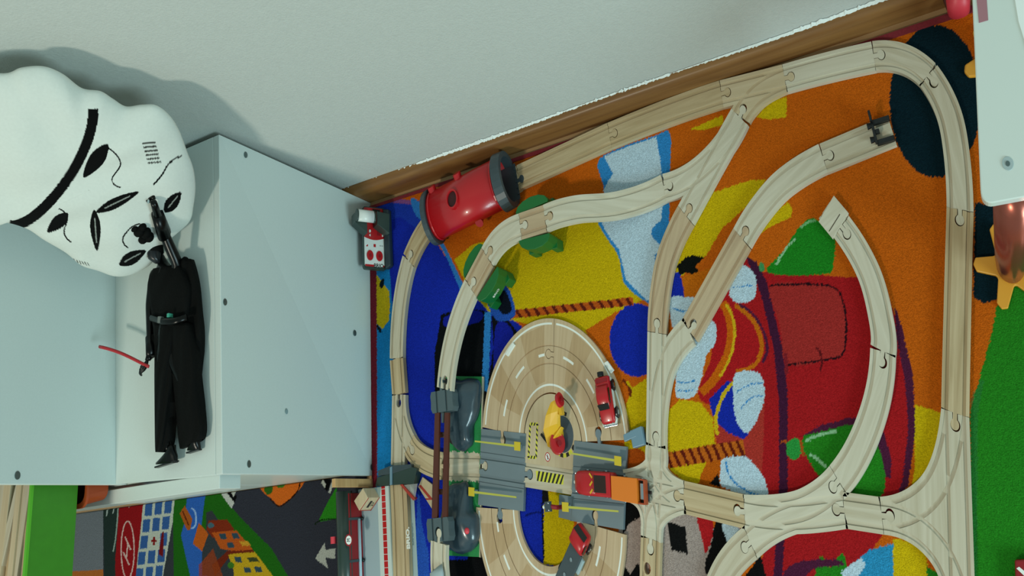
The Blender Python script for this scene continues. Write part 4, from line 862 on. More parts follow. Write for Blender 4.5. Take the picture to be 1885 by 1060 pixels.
a, b = at(1104, 694, .045), at(1118, 778, .040); fr0 = frame(((a+b)/2*[1, 1, 0]+[0, 0, RT]), b-a); fr = lambda f_, l, z: fr0(f_, l*1.25, z*1.08)
L2 = np.linalg.norm((b-a)[:2])/2+.002
car = thing('toy_pickup', fr(0, 0, 0), 'red toy pickup with white lower body and black wheels on the road ring', 'toy car')
mk('lower_body', *loftx(fr, [(-L2+.001, .0115, .006, .013), (-L2+.004, .0135, .005, .014), (L2-.005, .0135, .005, .014), (L2, .0115, .006, .012)]), WHB, car, smooth=True)
mk('upper_body', *loftx(fr, [(-L2+.001, .0110, .013, .022), (-L2+.003, .0125, .012, .024), (L2*.35, .0125, .012, .024), (L2-.004, .0115, .012, .020), (L2-.001, .0095, .012, .017)]), RED, car, smooth=True)
mk('cab', *loftx(fr, [(-L2*.62, .0100, .020, .025), (-L2*.50, .0105, .020, .033), (-L2*.05, .0108, .020, .034), (L2*.22, .0100, .020, .031), (L2*.42, .0085, .018, .024)]), RED, car, smooth=True)
mk('windscreen', *tf(([(L2*.17, -.0098, .0324), (L2*.17, .0098, .0324), (L2*.39, .0088, .0255), (L2*.39, -.0088, .0255)], [(0, 3, 2, 1)]), lambda f_, l, z: fr(f_+.0009, l, z+.0009)), GLASS, car)
mk('side_window', *tf(([(-L2*.42, .0106, .030), (L2*.10, .0109, .030), (L2*.22, .0107, .024), (-L2*.46, .0112, .024)], [(0, 1, 2, 3)]), lambda f_, l, z: fr(f_, l+.0006, z)), GLASS, car)
mk('load_bed', *tf(obox((-L2*.80, 0), (1, 0), L2*.16, .0195, .0235, .0246), fr), REDD, car)
mk('spare_wheel', *disc(fr(-L2-.003, -.002, .018), fr(1, 0, 0)-fr(0, 0, 0), .0065, .006, 16), BLACK, car, bevel=.0006)
for f_ in (-.58, .55):
    for l in (.0135, -.0135): wheel(car, fr, L2*f_, l, .0078, .0078)
for l in (.007, -.007): mk('headlight', *ball(fr(L2-.0005, l, .0165), .002, .0015, .0018), CHROME, car)
mk('bumper', *tf(obox((L2+.001, 0), (1, 0), .003, .024, .005, .009), fr), CHROME, car, bevel=.0008)
# flatbed truck
a, b = at(1044, 1050, .035), at(1070, 985, .042); fr1 = frame(((a+b)/2*[1, 1, 0]+[0, 0, RT]), b-a); fr = lambda f_, l, z: fr1(f_*1.12, l*1.18, z*1.05)
tr = thing('toy_truck', fr(0, 0, 0), 'grey flatbed toy truck with glossy red cab at the bottom of the road ring', 'toy truck')
mk('flatbed', *tf(obox((-.020, 0), (1, 0), .052, .024, .016, .023), fr), DGREY, tr, bevel=.001); mk('chassis', *tf(obox((-.004, 0), (1, 0), .070, .018, .006, .0155), fr), GREYP, tr, bevel=.001)
mk('cab', *loftx(fr, [(.008, .0125, .013, .034), (.011, .0140, .012, .038), (.024, .0140, .012, .038), (.031, .0130, .012, .030), (.034, .0110, .012, .022)]), RED, tr, smooth=True)
mk('windscreen', *tf(([(.0255, -.0115, .0366), (.0255, .0115, .0366), (.0318, .0105, .0285), (.0318, -.0105, .0285)], [(0, 3, 2, 1)]), lambda f_, l, z: fr(f_+.0012, l, z+.0012)), GLASS, tr)
mk('side_window', *tf(([(.012, -.0143, .034), (.023, -.0143, .034), (.026, -.0143, .026), (.012, -.0143, .026)], [(0, 3, 2, 1)]), lambda f_, l, z: fr(f_, l-.0003, z)), GLASS, tr)
for f_ in (-.010, -.032): mk('stud', *disc(fr(f_, 0, .0236), (0, 0, 1), .0028, .0014, 8), CHROME, tr)
for f_ in (.018, -.034):
    for l in (.0135, -.0135): wheel(tr, fr, f_, l, .0080, .0080)
mk('side_tank', *tf(obox((-.008, -.0125), (1, 0), .020, .006, .008, .0155), fr), GREYP, tr, bevel=.001)
# locomotive and wagon
a, b = at(1129, 893, .042), at(1056, 887, .042); fr2 = frame(((a+b)/2*[1, 1, 0]+[0, 0, .0150]), b-a); fr = lambda f_, l, z: fr2(f_*1.04, l*1.14, z); L2 = np.linalg.norm((b-a)[:2])/2
lo = thing('toy_locomotive', fr(0, 0, 0), 'red toy locomotive with brown roof window and yellow stripes on the grey plate', 'toy locomotive')
mk('body', *loftx(fr, [(-L2, .0120, .006, .024), (-L2+.003, .0140, .005, .028), (L2*.45, .0140, .005, .028), (L2*.80, .0130, .005, .024), (L2, .0095, .006, .018)]), RED, lo, smooth=True)
mk('roof_frame', *tf(prism([(-L2*.85, -.0128), (-L2*.10, -.0118), (-L2*.10, .0118), (-L2*.85, .0128)], .026, .0315), fr), RED, lo, bevel=.0012)
mk('roof_window', *tf(obox((-L2*.36, 0), (1, 0), L2*.58, .0190, .0300, .0319), fr), mat('brown_glass', '2E1A12', rough=.25), lo, bevel=.0005)
for l in (-.0085, .0, .0085): mk('yellow_stripe', *tf(obox((L2*.09, l), (1, .8*(1 if l >= 0 else -1)), .0075, .0024, .0282, .0290), fr), YEL2, lo)
mk('nose_lamp', *ball(fr(L2+.001, 0, .014), .003, .0025, .003), LINE, lo, smooth=True)
for f_ in (-.45, .45):
    for l in (.0125, -.0125): wheel(lo, fr, L2*f_, l, .0062, .0062, .004)
for l in (.010, -.010): mk('headlight', *ball(fr(L2*.93, l, .0195), .0022, .0016, .0016), CHROME, lo)
a, b = at(1190, 906, .036), at(1128, 897, .036); fr = frame(((a+b)/2*[1, 1, 0]+[0, 0, .0150]), b-a); L2 = np.linalg.norm((b-a)[:2])/2
wg = thing('toy_wagon', fr(0, 0, 0), 'bright orange toy wagon coupled behind the red locomotive', 'toy wagon')
mk('cargo_box', *tf(prism([(-L2*.55, -.0155), (L2, -.0145), (L2, .0145), (-L2*.55, .0155)], .010, .030), fr), ORANGE, wg, bevel=.001)
mk('chassis', *tf(obox((-.002, 0), (1, 0), 2*L2-.002, .022, .0058, .0098), fr), DGREY, wg, bevel=.0008)
mk('rear_frame', *tf(join(obox((-L2*.92, 0), (1, 0), .003, .030, .010, .026), obox((-L2*.72, .0145), (1, 0), L2*.36, .002, .010, .026), obox((-L2*.72, -.0145), (1, 0), L2*.36, .002, .010, .026)), fr), ORBIN, wg, bevel=.0004)
mk('chrome_plate', *tf(obox((-L2*.72, 0), (1, 0), L2*.26, .020, .012, .020), fr), CHROME, wg, bevel=.0015)
for f_ in (-.62, .45):
    for l in (.0135, -.0135): wheel(wg, fr, L2*f_, l, .0062, .0062, .004)
mk('coupling', *tf(tube([(-L2, 0, .009), (-L2-.006, 0, .009)], .0022, 10), fr), BLACK, wg)
# ================================================================== STATION
xs_ = {k: at(k, 980, 0)[0] for k in (765, 760, 718, 712, 705, 668, 640, 617)}
Yt, Yb_ = .0790, -.125
st = thing('toy_station', (-1.25, -.02, 0), 'long toy metro station with dark green roof tube, red panels and grey platform', 'toy station')
pz = .022
xa = at(668, 980, pz)[0]; x705, x712, x718 = at(705, 980, pz)[0], at(712, 980, pz)[0], at(718.5, 980, pz)[0]; x765 = at(765, 980, .007)[0]
Ls = [([(xa-.01, Yb_), (x718, Yb_), (x718, Yt), (xa-.01, Yt)], 'body', (pz, 0)), ([(x705-.012, Yb_), (x718, Yb_), (x718, Yt), (x705-.012, Yt)], 'print', 1), ([(x705, Yb_), (x712, Yb_), (x712, Yt), (x705, Yt)], 'print', 2)]
n = 22
for k in range(n):
    y = Yt-.004-(Yt-Yb_)*k/n; Ls.append(([(x705, y), (x712, y), (x712, y+.0008), (x705, y+.0008)], 'print', 1))
V, Fc, MI = relief(Ls, .0062); mk('platform', V, Fc, [mat('platform_grey', '9AACB2', rough=.5), mat('platform_edge', 'C4CEC8', rough=.5), RED], st, mi=MI)
mk('base_strip', *box(x718+.0003, x765, Yb_, Yt, .0052, .0062), GREYP, st)
xw = at(667, 980, pz)[0]; q = onx(643, 980, xw); hw = q[2]
seams = [952, 1032]
ys = [Yt-.004, at(668, 953, .05)[1], at(668, 1031, .05)[1], Yb_]
for k in range(3): mk('red_panel', *box(xw-.004, xw, ys[k+1]+.0015, ys[k]-.0015, pz-.004, hw), REDD, st, bevel=.0006)
for k in (1, 2):
    mk('panel_post', *box(xw-.003, xw+.0022, ys[k]-.0018, ys[k]+.0018, pz, hw), DGREY, st); mk('post_stud', *ball((xw+.004, ys[k], pz+.004), .004, .003, .004), BLACK, st, smooth=True)
q0 = at(617, 980, hw+.006); q1 = at(641, 980, hw+.004); xc, xr_ = (q0[0]+q1[0])/2, abs(q1[0]-q0[0])/2
mk('roof_tube', *tube([(xc, Yb_, hw-.006), (xc, Yt-.002, hw-.006)], xr_, 20), TEALG, st, smooth=True)
mk('roof_support', *box(xc-.008, xc+.002, Yb_, Yt-.004, .0052, hw-xr_*1.1), TEALG, st)
mk('glass_rail', *tube([(xw+.001, ys[1], pz+.012), (xw+.001, Yb_, pz+.012)], .004, 10), mat('clear_blue_tube', 'B8D0DC', rough=.12), st, smooth=True)
# round sign with the letter M
sc = at(642, 994, hw+.012)
mk('sign_disc', *disc(sc, (.6, 0, .8), .0085, .004, 24), REDD, st); mk('sign_face', *disc(sc+np.array([.0018, 0, .0024])*.9, (.6, 0, .8), .0062, .0008, 24), LINE, st)
ax_u = np.array([0, 1, 0.]); ax_v = np.array([-.8, 0, .6]); nv = np.array([.6, 0, .8])
text_mesh('M', lambda u, v, d: sc+nv*(.0034+d)+ax_u*u*.62+ax_v*v*1.1, .0100, BLACK, st, bold=.0)
kn = at(615, 994, hw+.004); mk('red_knob', *disc(kn-np.array([.002, 0, 0]), (0, 1, .0), .0065, .010, 18), HOT, st)
# end wall: peach block and grey ramp end
e0, e1 = at(617, 886, 0), at(687, 886, 0)
xk = at(689, 880, 0)[0]+.0; 
tz = onx(617, 886, xk)[2]
eb = thing('wooden_block', (xk-.012, .0875, .0055), 'upright peach-coloured wooden block at the cabinet corner above the red station', 'wooden block')
mk('block', *box(xk-.010, xk, .0808, .0930, .0058, tz), PEACH, eb, bevel=.001, grain=(0, 1))
gm = thing('plastic_portal', at(725, 876, .006), 'dark grey plastic end piece joining the station to the pale switch track', 'track portal')
rp = lambda px, py, z: at(px, py, z)
V = [at(689, 895, .030), at(762, 890, .026), at(770, 862, .022), at(757, 858, .020), at(720, 871, .026), at(693, 878, .030)]
mk('body', *prism([v[:2] for v in V], .0062, .027), TEALG, gm, bevel=.001)
mk('collar', *prism([at(*p, .0285)[:2] for p in ((696, 866), (719, 857), (757, 854), (757, 860), (720, 872), (696, 876))], .0185, .0285), DGREY, gm, bevel=.0006)
mk('rib', *prism([at(*p, .031)[:2] for p in ((717, 860), (721, 858), (721, 892), (717, 893))], .027, .0305), BLUEG, gm, bevel=.0008)
# crate on the platform
cz = pz+.0003
cc = at(683, 925, cz); cr_ = thing('wooden_crate', (cc[0], cc[1], cz), 'small wooden crate with stamped marks standing on the grey station platform', 'toy crate')
a = at(651, 924, .052); b = at(660, 940, .052)
V8 = [at(671, 939, cz), at(690, 938, cz), at(705, 917, cz), at(697, 896, cz), at(676, 896, cz), at(664, 922, cz)]
u1 = np.array([.30, .95]); u1 /= np.linalg.norm(u1); u2 = np.array([u1[1], -u1[0]])
c0 = at(688, 916, cz)[:2]; hx, hy, hz_ = .0135, .0185, .034
def cf(f_, l, z): return np.array([c0[0]+u1[0]*f_+u2[0]*l, c0[1]+u1[1]*f_+u2[1]*l, cz+z])
zc_ = cz+.042; tq = [at(*p, zc_) for p in ((651.5, 922), (661, 940), (677.5, 916), (669, 897))]
tq[3] = tq[0]+tq[2]-tq[1]
mk('box', *prism([p[:2] for p in tq], cz, zc_), DECK, cr_, bevel=.0010, grain=(0, 1))
ea, eb_ = tq[1], tq[2]; fd_ = (eb_-ea)[:2]; fl_ = np.linalg.norm(fd_); fd_ /= fl_; fn_ = np.array([fd_[1], -fd_[0]])
ff = lambda u, v, d: np.array([ea[0]+fd_[0]*u+fn_[0]*d, ea[1]+fd_[1]*u+fn_[1]*d, cz+v])
for v0, v1, u0, u1_ in ((.0008, .0030, 0, fl_), (.0392, .0412, 0, fl_), (0, .042, .0003, .0016)): mk('red_edge', *tf(prism([(u0, v0), (u1_, v0), (u1_, v1), (u0, v1)], .0002, .0005), lambda *v: ff(*v)), MARKP, cr_)
mk('black_bar', *tf(prism([(fl_*.25, .018), (fl_*.75, .018), (fl_*.75, .025), (fl_*.25, .025)], .0002, .0006), lambda *v: ff(*v)), HAZK, cr_)
text_mesh('27', lambda u, v, d: ff(fl_*.5+u, .010+v, .0004+d), .011, HAZK, cr_, depth=.0003)
# small planks with red stripe and clear barrier
pk = thing('wooden_plank', at(787, 905, .006), 'wooden plank with a diagonal red stripe lying under the brown bridge', 'toy plank')
pq = [at(*p, .010)[:2] for p in ((770, 896), (778, 878), (796, 892), (795, 936))]
V, Fc, MI = relief([(pq, 'body', (.0105, 0)), ([at(*p, .010)[:2] for p in ((771, 894), (775, 892), (796, 917), (792, 920))], 'print', 1), ([at(*p, .010)[:2] for p in ((768, 917), (796, 917), (796, 920), (768, 920))], 'print', 1)], .006)
mk('plank', V, Fc, [DECK, MARKP], pk, mi=MI, grain=(.5, .8))
cg = thing('clear_barrier', at(752, 905, .02), 'clear plastic barrier with reddish brown edge beside the dark grey portal', 'toy barrier')
qa = [at(*p, .0285)[:2] for p in ((738, 893), (768, 890), (763, 920), (760, 921))]
mk('pane', *prism(qa, .0265, .0275), CLEAR, cg)
mk('edge', *prism([at(*p, .029)[:2] for p in ((736, 892), (741, 891), (764, 917), (760, 921))], .0195, .0290), MARKP, cg, bevel=.0004)
gp = thing('plastic_shell', at(803, 1050, HB+TH), 'pale grey plastic cap lying on the raised track at the bottom edge', 'toy part')
mk('cap', *loft([sec(at(806, 1045, HB+TH+.003), (.012, .004, 0), (0, .001, .002)), sec(at(804, 1054, HB+TH+.006), (.017, .0, 0), (0, 0, .006)), sec(at(806, 1085, HB+TH+.008), (.018, 0, 0), (0, 0, .007))], 16, 2.6), mat('translucent_grey', 'A8B8BC', rough=.2), gp, smooth=True)
# ================================================================== RED AND WHITE CONTROLLER standing by the cabinet
ctl = thing('toy_control_box', at(700, 450, .006), 'red and white toy control box with two round red buttons leaning on the cabinet', 'toy control box')
# local frame: u along the face (down in the picture), v up the leaning face, n outwards
b0, b1 = at(700, 495, .010), at(704, 380, .010); b1[0] = b0[0]+.003
uu = (b0-b1); Lu = np.linalg.norm(uu*[1, 1, 1]); uu /= Lu
yl = (at(683, 440, .05)[1])
th_ = math.radians(60)
vv = np.array([-math.cos(th_), 0, math.sin(th_)]); nnv = np.array([math.sin(th_), 0, math.cos(th_)])
base_pt = at(709, 384, .010); 
cf2 = lambda u, v, d: base_pt+uu*u+vv*v+nnv*d
WV = .060; TD = .011
rr_ = lambda u0, u1, v0, v1, r, n=5: [(c_[0]+r*math.cos(math.radians(a_+k*90/n)), c_[1]+r*math.sin(math.radians(a_+k*90/n))) for c_, a_ in (((u1-r, v1-r), 0), ((u0+r, v1-r), 90), ((u0+r, v0+r), 180), ((u1-r, v0+r), 270)) for k in range(n+1)]
mk('body', *tf(prism(rr_(0, Lu, 0, WV, .006), -TD, 0), lambda *v: cf2(*v)), TEALG, ctl)
lo_z = min(cf2(0, 0, -TD)[2], cf2(Lu, 0, -TD)[2])
Ls = [(rr_(.002, Lu-.004, .006, WV-.002, .004), 'body', (.0008, 0)), ([(Lu*.50+.004*math.sin(math.pi*k/8), .006+(WV-.008)*k/8) for k in range(9)]+[(Lu-.004, WV-.002), (Lu-.004, .006)], 'print', 1)]
Ls.append(([(Lu*.93, .034), (Lu*.97, .034), (Lu*.97, WV-.003), (Lu*.93, WV-.003)], 'print', 2)); Ls.append(([(Lu*.93, .0065), (Lu*.97, .0065), (Lu*.97, .010), (Lu*.93, .010)], 'print', 2))
Ls.append(([(Lu*.60, .028), (Lu*.65, .028), (Lu*.65, .034), (Lu*.60, .034)], 'print', 0)); Ls.append(([(Lu*.60, .048), (Lu*.61, .056), (Lu*.62, .048), (Lu*.65, .049), (Lu*.65, .054), (Lu*.63, .052)], 'print', 0))
for k in range(5): Ls.append(([(Lu*.61, .009+.002*k), (Lu*.63, .009+.002*k), (Lu*.63, .0098+.002*k), (Lu*.61, .0098+.002*k)], 'print', 3))
V, Fc, MI = relief(Ls, 0); mk('face_plate', [cf2(*v) for v in V], Fc, [RED, mat('glossy_white', 'E4E6E0', rough=.3), RED, HAZK], ctl, mi=MI)
for v_ in (.044, .0195):
    bt_ = mk('button', *tf(disc((Lu*.79, v_, .0018), (0, 0, 1), .0086, .0035, 22), lambda *v: cf2(*v)), RED, ctl, bevel=.0004)
    mk('button_dimple', *tf(disc((Lu*.79, v_, .0038), (0, 0, 1), .0032, .0006, 14), lambda *v: cf2(*v)), REDD, bt_)
text_mesh('BRIO.', lambda u, v, d: cf2(Lu*.945-v*.8, .0205-u, .0013+d), .0115, HAZK, ctl, bold=.0001)
for f_, m__ in ((.40, LINE), (.465, LINE)): mk('small_key', *tf(disc((Lu*f_, .043, .0014), (0, 0, 1), .0026, .002, 12 if f_ < .42 else 3), lambda *v: cf2(*v)), m__, ctl)
mk('socket', *tf(prism([(Lu*.38, .016), (Lu*.46, .016), (Lu*.46, .024), (Lu*.38, .024)], .0006, .0013), lambda *v: cf2(*v)), REDD, ctl)
for u0, u1, v0, v1 in ((.13, .18, .008, .012), (.43, .47, .008, .011)): mk('white_mark', *tf(prism([(Lu*u0, v0), (Lu*u1, v0), (Lu*u1, v1), (Lu*u0, v1)], .0006, .0014), lambda *v: cf2(*v)), LINE, ctl)
mk('top_slot', *tf(prism([(Lu*.035, .014), (Lu*.075, .016), (Lu*.075, .036), (Lu*.035, .034)], .0006, .0016), lambda *v: cf2(*v)), HAZK, ctl)
hu = Lu*.25; bkt = [(hu-.011, .004), (hu+.010, .004), (hu+.012, .030), (hu-.014, .030)]
mk('handle_bracket', *tf(prism([(hu-.010, .000), (hu+.024, .002), (hu+.010, .034), (hu-.012, .034)], .0008, .030), lambda *v: cf2(*v)), TEALG, ctl, bevel=.001)
mk('handle_bracket', *tf(prism([(hu-.008, .0595), (hu+.026, .0585), (hu+.010, .089), (hu-.007, .089)], -.002, .026), lambda *v: cf2(*v)), TEALG, ctl, bevel=.0006)
r0, r1 = cf2(hu, .046, .034), cf2(hu, .086, .034)
mk('white_roller', *tube([r0, r1], .0102, 22), mat('glossy_white', 'E4E6E0', rough=.3), ctl, smooth=True)
mk('roller_cap', *tube([r0-vv*.004, r0], .0102, 22), TEALG, ctl); mk('roller_cap', *tube([r1, r1+vv*.003], .0105, 22), TEALG, ctl)
mk('stand', *box(base_pt[0]-.006, base_pt[0]+.010, cf2(Lu, 0, 0)[1]+.003, base_pt[1]-.003, .0062, .014), TEALG, ctl, bevel=.002)
mk('side_shell', *join(prism([(base_pt[0]-.001, base_pt[1]-.002), (base_pt[0]+.017, base_pt[1]-.006), (base_pt[0]+.016, cf2(Lu, 0, 0)[1]+.004), (base_pt[0]-.001, cf2(Lu, 0, 0)[1])], .0062, .020)), mat('dark_slate', '26343A', rough=.45), ctl, bevel=.003)  # dark slate-coloured side of the control box
# ================================================================== WHITE EASEL TABLE at right
zt = .42
tb = thing('white_play_table', at(1860, 200, 0), 'white table top with rounded corner on a metallic tube leg at the right', 'table')
c = at(1806, 377, zt); d1 = at(1787, -60, zt)-at(1804, 340, zt); d2 = at(1960, 351, zt)-at(1830, 375.5, zt); d1 /= np.linalg.norm(d1); d2 /= np.linalg.norm(d2)
r = .014; c_ = c; Q = []
p0 = c_+d1*r; p2 = c_+d2*r
for k in range(9):
    t_ = k/8; Q.append(((1-t_)**2*p0+2*t_*(1-t_)*c_+t_*t_*p2)[:2])
far = [(c_+d2*.52)[:2], (c_+d2*.52+d1*.30)[:2], (c_+d1*.30)[:2]]
mk('table_top', *prism(Q+far, zt-.018, zt), WHITE2, tb, bevel=.0015)
mk('screw_cover', *disc(at(1855, 301, zt+.0004), (0, 0, 1), .0060, .0014, 24), mat('screw_cap_grey', 'A8B8B8', rough=.3), tb, bevel=.0004); mk('screw', *disc(at(1855, 301, zt+.0014), (0, 0, 1), .0024, .0008, 12), STEEL, tb)
sf = at(1861, 497, .014); lf = np.array([sf[0], sf[1]+.004, 0])
tl = onx(1858, 380, sf[0])
mk('leg', *tube([(lf[0], lf[1], .0155), (lf[0], lf[1], .018), (lf[0], lf[1]+.0015, .06), (lf[0], lf[1]+.001, zt-.018)], [.0165, .0195, .0205, .0210], 28), BRONZE, tb, smooth=True)
def star(cc_, label, px=None, rot=0.3, ro=.062, ri=.030):
    pts = []
    for k in range(5):
        a = rot+2*math.pi*k/5
        for da, rr2 in ((-.17, ro*.93), (0, ro), (.17, ro*.93), (math.pi/5-.12, ri*1.02), (math.pi/5, ri*.96), (math.pi/5+.12, ri*1.02)):
            pts.append((cc_[0]+rr2*math.cos(a+da), cc_[1]+rr2*math.sin(a+da)))
    return pts
s1 = star((sf[0]-.002, sf[1]+.004), '', rot=math.radians(168), ro=.050, ri=.022)
sfo = solo('star_foot', prism(s1, .0062, .0150), ORANGE2, 'yellow-orange star-shaped foot under the metallic table leg', 'star foot', 'star feet of the white table', bevel=.003)
c2 = at(1835, 112, .012); s2 = star(c2, '', rot=math.radians(182), ro=.052, ri=.026)
solo('star_foot', prism(s2, .0062, .0150), ORANGE2, 'orange star foot almost hidden under the white table top near the wall', 'star foot', 'star feet of the white table', bevel=.003)
mk('leg', *tube([(c2[0], c2[1], .0155), (c2[0], c2[1]+.001, zt-.018)], [.0195, .0205], 24), BRONZE, tb, smooth=True)
tpz = zt+.0006; solo('tape_strip', prism([at(*p, tpz)[:2] for p in ((1796, -20), (1815, -20), (1819, 37), (1802, 42))], zt+.0002, tpz), PINK, 'dusty pink tape strip stuck on the white table top', 'tape')
solo('paper_sheet', prism([at(*p, tpz)[:2] for p in ((1865, -20), (1930, -20), (1930, 100), (1892, 95), (1875, 40))], zt+.0002, zt+.0012), mat('white_sheet', 'F0F4F0', rough=.6), 'bright white paper corner lying on the white table top', 'paper')
hp = at(1763, 6, .03); ht = thing('red_toy_piece', (hp[0], hp[1], .006), 'pinkish red rounded toy piece on the rug at the top edge', 'toy')
mk('body', *loft([sec(at(1764, 20, .010), (.012, 0, 0), (0, .008, .0)), sec(at(1764, 16, .022), (.018, 0, 0), (0, .013, 0)), sec(at(1763, -6, .045), (.019, 0, 0), (0, .014, 0)), sec(at(1763, -20, .06), (.010, 0, 0), (0, .008, 0))], 18, 2.6), HOT, ht, smooth=True)
solo('wooden_stick', tube([at(1751, 27, .012), at(1736, -12, .05)], .0042, 10), mat('dark_brown_wood', '4A1E14', rough=.5), 'dark brown stick leaning beside the pinkish red toy piece', 'stick')
rb_ = thing('red_toy_block', at(1885, 1045, .006), 'glossy dark red toy block in the bottom right corner on the green rug', 'toy block')
q = [at(*p, .020)[:2] for p in ((1868, 1030), (1930, 1028), (1930, 1100), (1870, 1100))]; mk('block', *prism(q, .0062, .022), REDD, rb_, bevel=.003)
mk('white_label', *prism([at(*p, .0225)[:2] for p in ((1871, 1046), (1876, 1043), (1892, 1056), (1892, 1066))], .0222, .0226), LINE, rb_)
# ================================================================== CUSHION
P1 = at(322, 420, ZF+.050)
P2 = ony(150, 150, YW-.040); P3 = onx(60, 440, -1.5990+.055)
W3 = lambda p: p*np.array([1, K, 1])
nrm = np.cross(W3(P2)-W3(P1), W3(P3)-W3(P1)); nrm /= np.linalg.norm(nrm); cam0 = np.array([0, 0, H])
if np.dot(nrm, cam0-W3(P1)) < 0: nrm = -nrm
def onplane(px, py):
    d = R @ np.array([px-CX, py-CY, F]); t_ = np.dot(W3(P1)-cam0, nrm)/np.dot(d, nrm); return cam0+d*t_
def projpx(Wp):
    q = (Wp-cam0) @ R; return CX+F*q[..., 0]/q[..., 2], CY+F*q[..., 1]/q[..., 2]
outl = [(-150, 190), (-90, 150), (-30, 136), (14, 134), (40, 124), (80, 122), (115, 136), (150, 162), (185, 168), (208, 182), (232, 196), (262, 193), (288, 194), (312, 212), (330, 240), (345, 280), (356, 310), (360, 345), (356, 380), (350, 405), (326, 428), (302, 448), (282, 480), (262, 495), (236, 505), (210, 506), (180, 496), (150, 486), (120, 462), (80, 438), (44, 416), (-10, 404), (-80, 420), (-150, 380), (-180, 290)]
OP = crv([np.array(p, float) for p in outl], 16, True); OW = np.array([onplane(*p) for p in OP]); cw = OW.mean(0); NR = 130; N = len(OW)
cu = []; T0 = .046
def csh():
    sh_ = []; B = lambda *a: sh_.append(a); k = '0A0A0A'
    # plain generic pattern: one broad band, leaves, hatching and thin wavy lines
    B(L_([(172, 200), (164, 250), (140, 305), (108, 352), (70, 392), (38, 412), (16, 414)], 19), k)
    def leaf(x, y, l, w_, r, c=k, vein='8A8E88'):
        c_, s__ = math.cos(r), math.sin(r); P_ = [(-l, 0), (-l*.4, -w_), (l*.3, -w_*.9), (l, 0), (l*.3, w_*.9), (-l*.4, w_)]
        B([(x+a*c_-b*s__, y+a*s__+b*c_) for a, b in P_], c, 1)
        if vein: B(L_([(x-l*.6*c_, y-l*.6*s__), (x, y), (x+l*.6*c_, y+l*.6*s__)], 2.2), vein)
    leaf(176, 296, 38, 13, 2.2, k, None); leaf(106, 410, 26, 11, 2.4, k, None)
    leaf(216, 372, 44, 9, -.45); leaf(176, 424, 38, 9, 1.5); leaf(318, 372, 24, 11, -.9); leaf(244, 474, 28, 11, -.5)
    B(L_([(196, 270), (222, 300), (206, 330), (222, 345)], 2.6), k); B(L_([(108, 384), (124, 400), (118, 428), (132, 446)], 2.6), k)
    for i in range(6): B(L_([(262+2*i, 264+7.2*i), (286+2*i, 262+7.2*i)], 3.2, False), '333430')
    B(L_([(336, 286), (312, 300), (298, 322), (282, 340)], 3), k); B(L_([(258, 412), (240, 420), (226, 440), (236, 456)], 2.6), k)
    for i in range(8): B(L_([(126+5*i, 474+1.3*i), (129+5*i, 481+1.2*i)], 1.5), '33342F')
    return sh_
for side_ in (1, -1):
    V = []; rs_ = 1-(1-np.linspace(1, 0, NR))  # 1..0
    for k in range(NR):
        s_ = rs_[k]; base = cw+(OW-cw)*max(s_, .002); prof_ = (1-s_**2.6)**.55
        th2 = T0*prof_
        V.append(base+nrm*side_*th2*(1 if side_ > 0 else .55))
    V = np.concatenate(V)
    # soft dents and folds
    if side_ > 0:
        rel = V-cw; e1 = np.array([nrm[1], -nrm[0], 0]); e1 /= np.linalg.norm(e1); e2 = np.cross(nrm, e1); a_ = rel@e1; b_ = rel@e2
        V = V+nrm*(.006*np.sin(a_*38+2*np.sin(b_*17))*np.cos(b_*29)*np.repeat((1-rs_**6), N))[:, None]
    i = np.arange(NR*N).reshape(NR, N); Q4 = np.stack([i[:-1], np.roll(i[:-1], -1, 1), np.roll(i[1:], -1, 1), i[1:]], -1).reshape(-1, 4)
    if side_ < 0: Q4 = Q4[:, ::-1]
    px, py = projpx(V); cols = np.ones((len(V), 4)); cols[:, :3] = lin('D2D6CF')[:3]
    if side_ > 0: paint(np.c_[px, py], cols, csh(), lambda a, b: np.array([a, b]), .12)
    me = bpy.data.meshes.new('cushion'); org = cw; me.from_pydata((V-org).tolist(), [], Q4.tolist()); me.polygons.foreach_set('use_smooth', [True]*len(Q4)); me.materials.append(CUSH)
    ca_ = me.color_attributes.new('Col', 'FLOAT_COLOR', 'POINT'); ca_.data.foreach_set('color', cols.ravel().astype(np.float32)); cu.append(me)
bm = bmesh.new(); bm.from_mesh(cu[0]); bm.from_mesh(cu[1]); bmesh.ops.remove_doubles(bm, verts=bm.verts, dist=.0002)
me = bpy.data.meshes.new('cushion'); bm.to_mesh(me); bm.free(); me.materials.append(CUSH); me.polygons.foreach_set('use_smooth', [True]*len(me.polygons))
o = bpy.data.objects.new('plush_cushion', me); C.objects.link(o); o.location = tuple(cw); tagit(o, 'lumpy white plush cushion with black band and spots leaning on the wall', 'cushion')
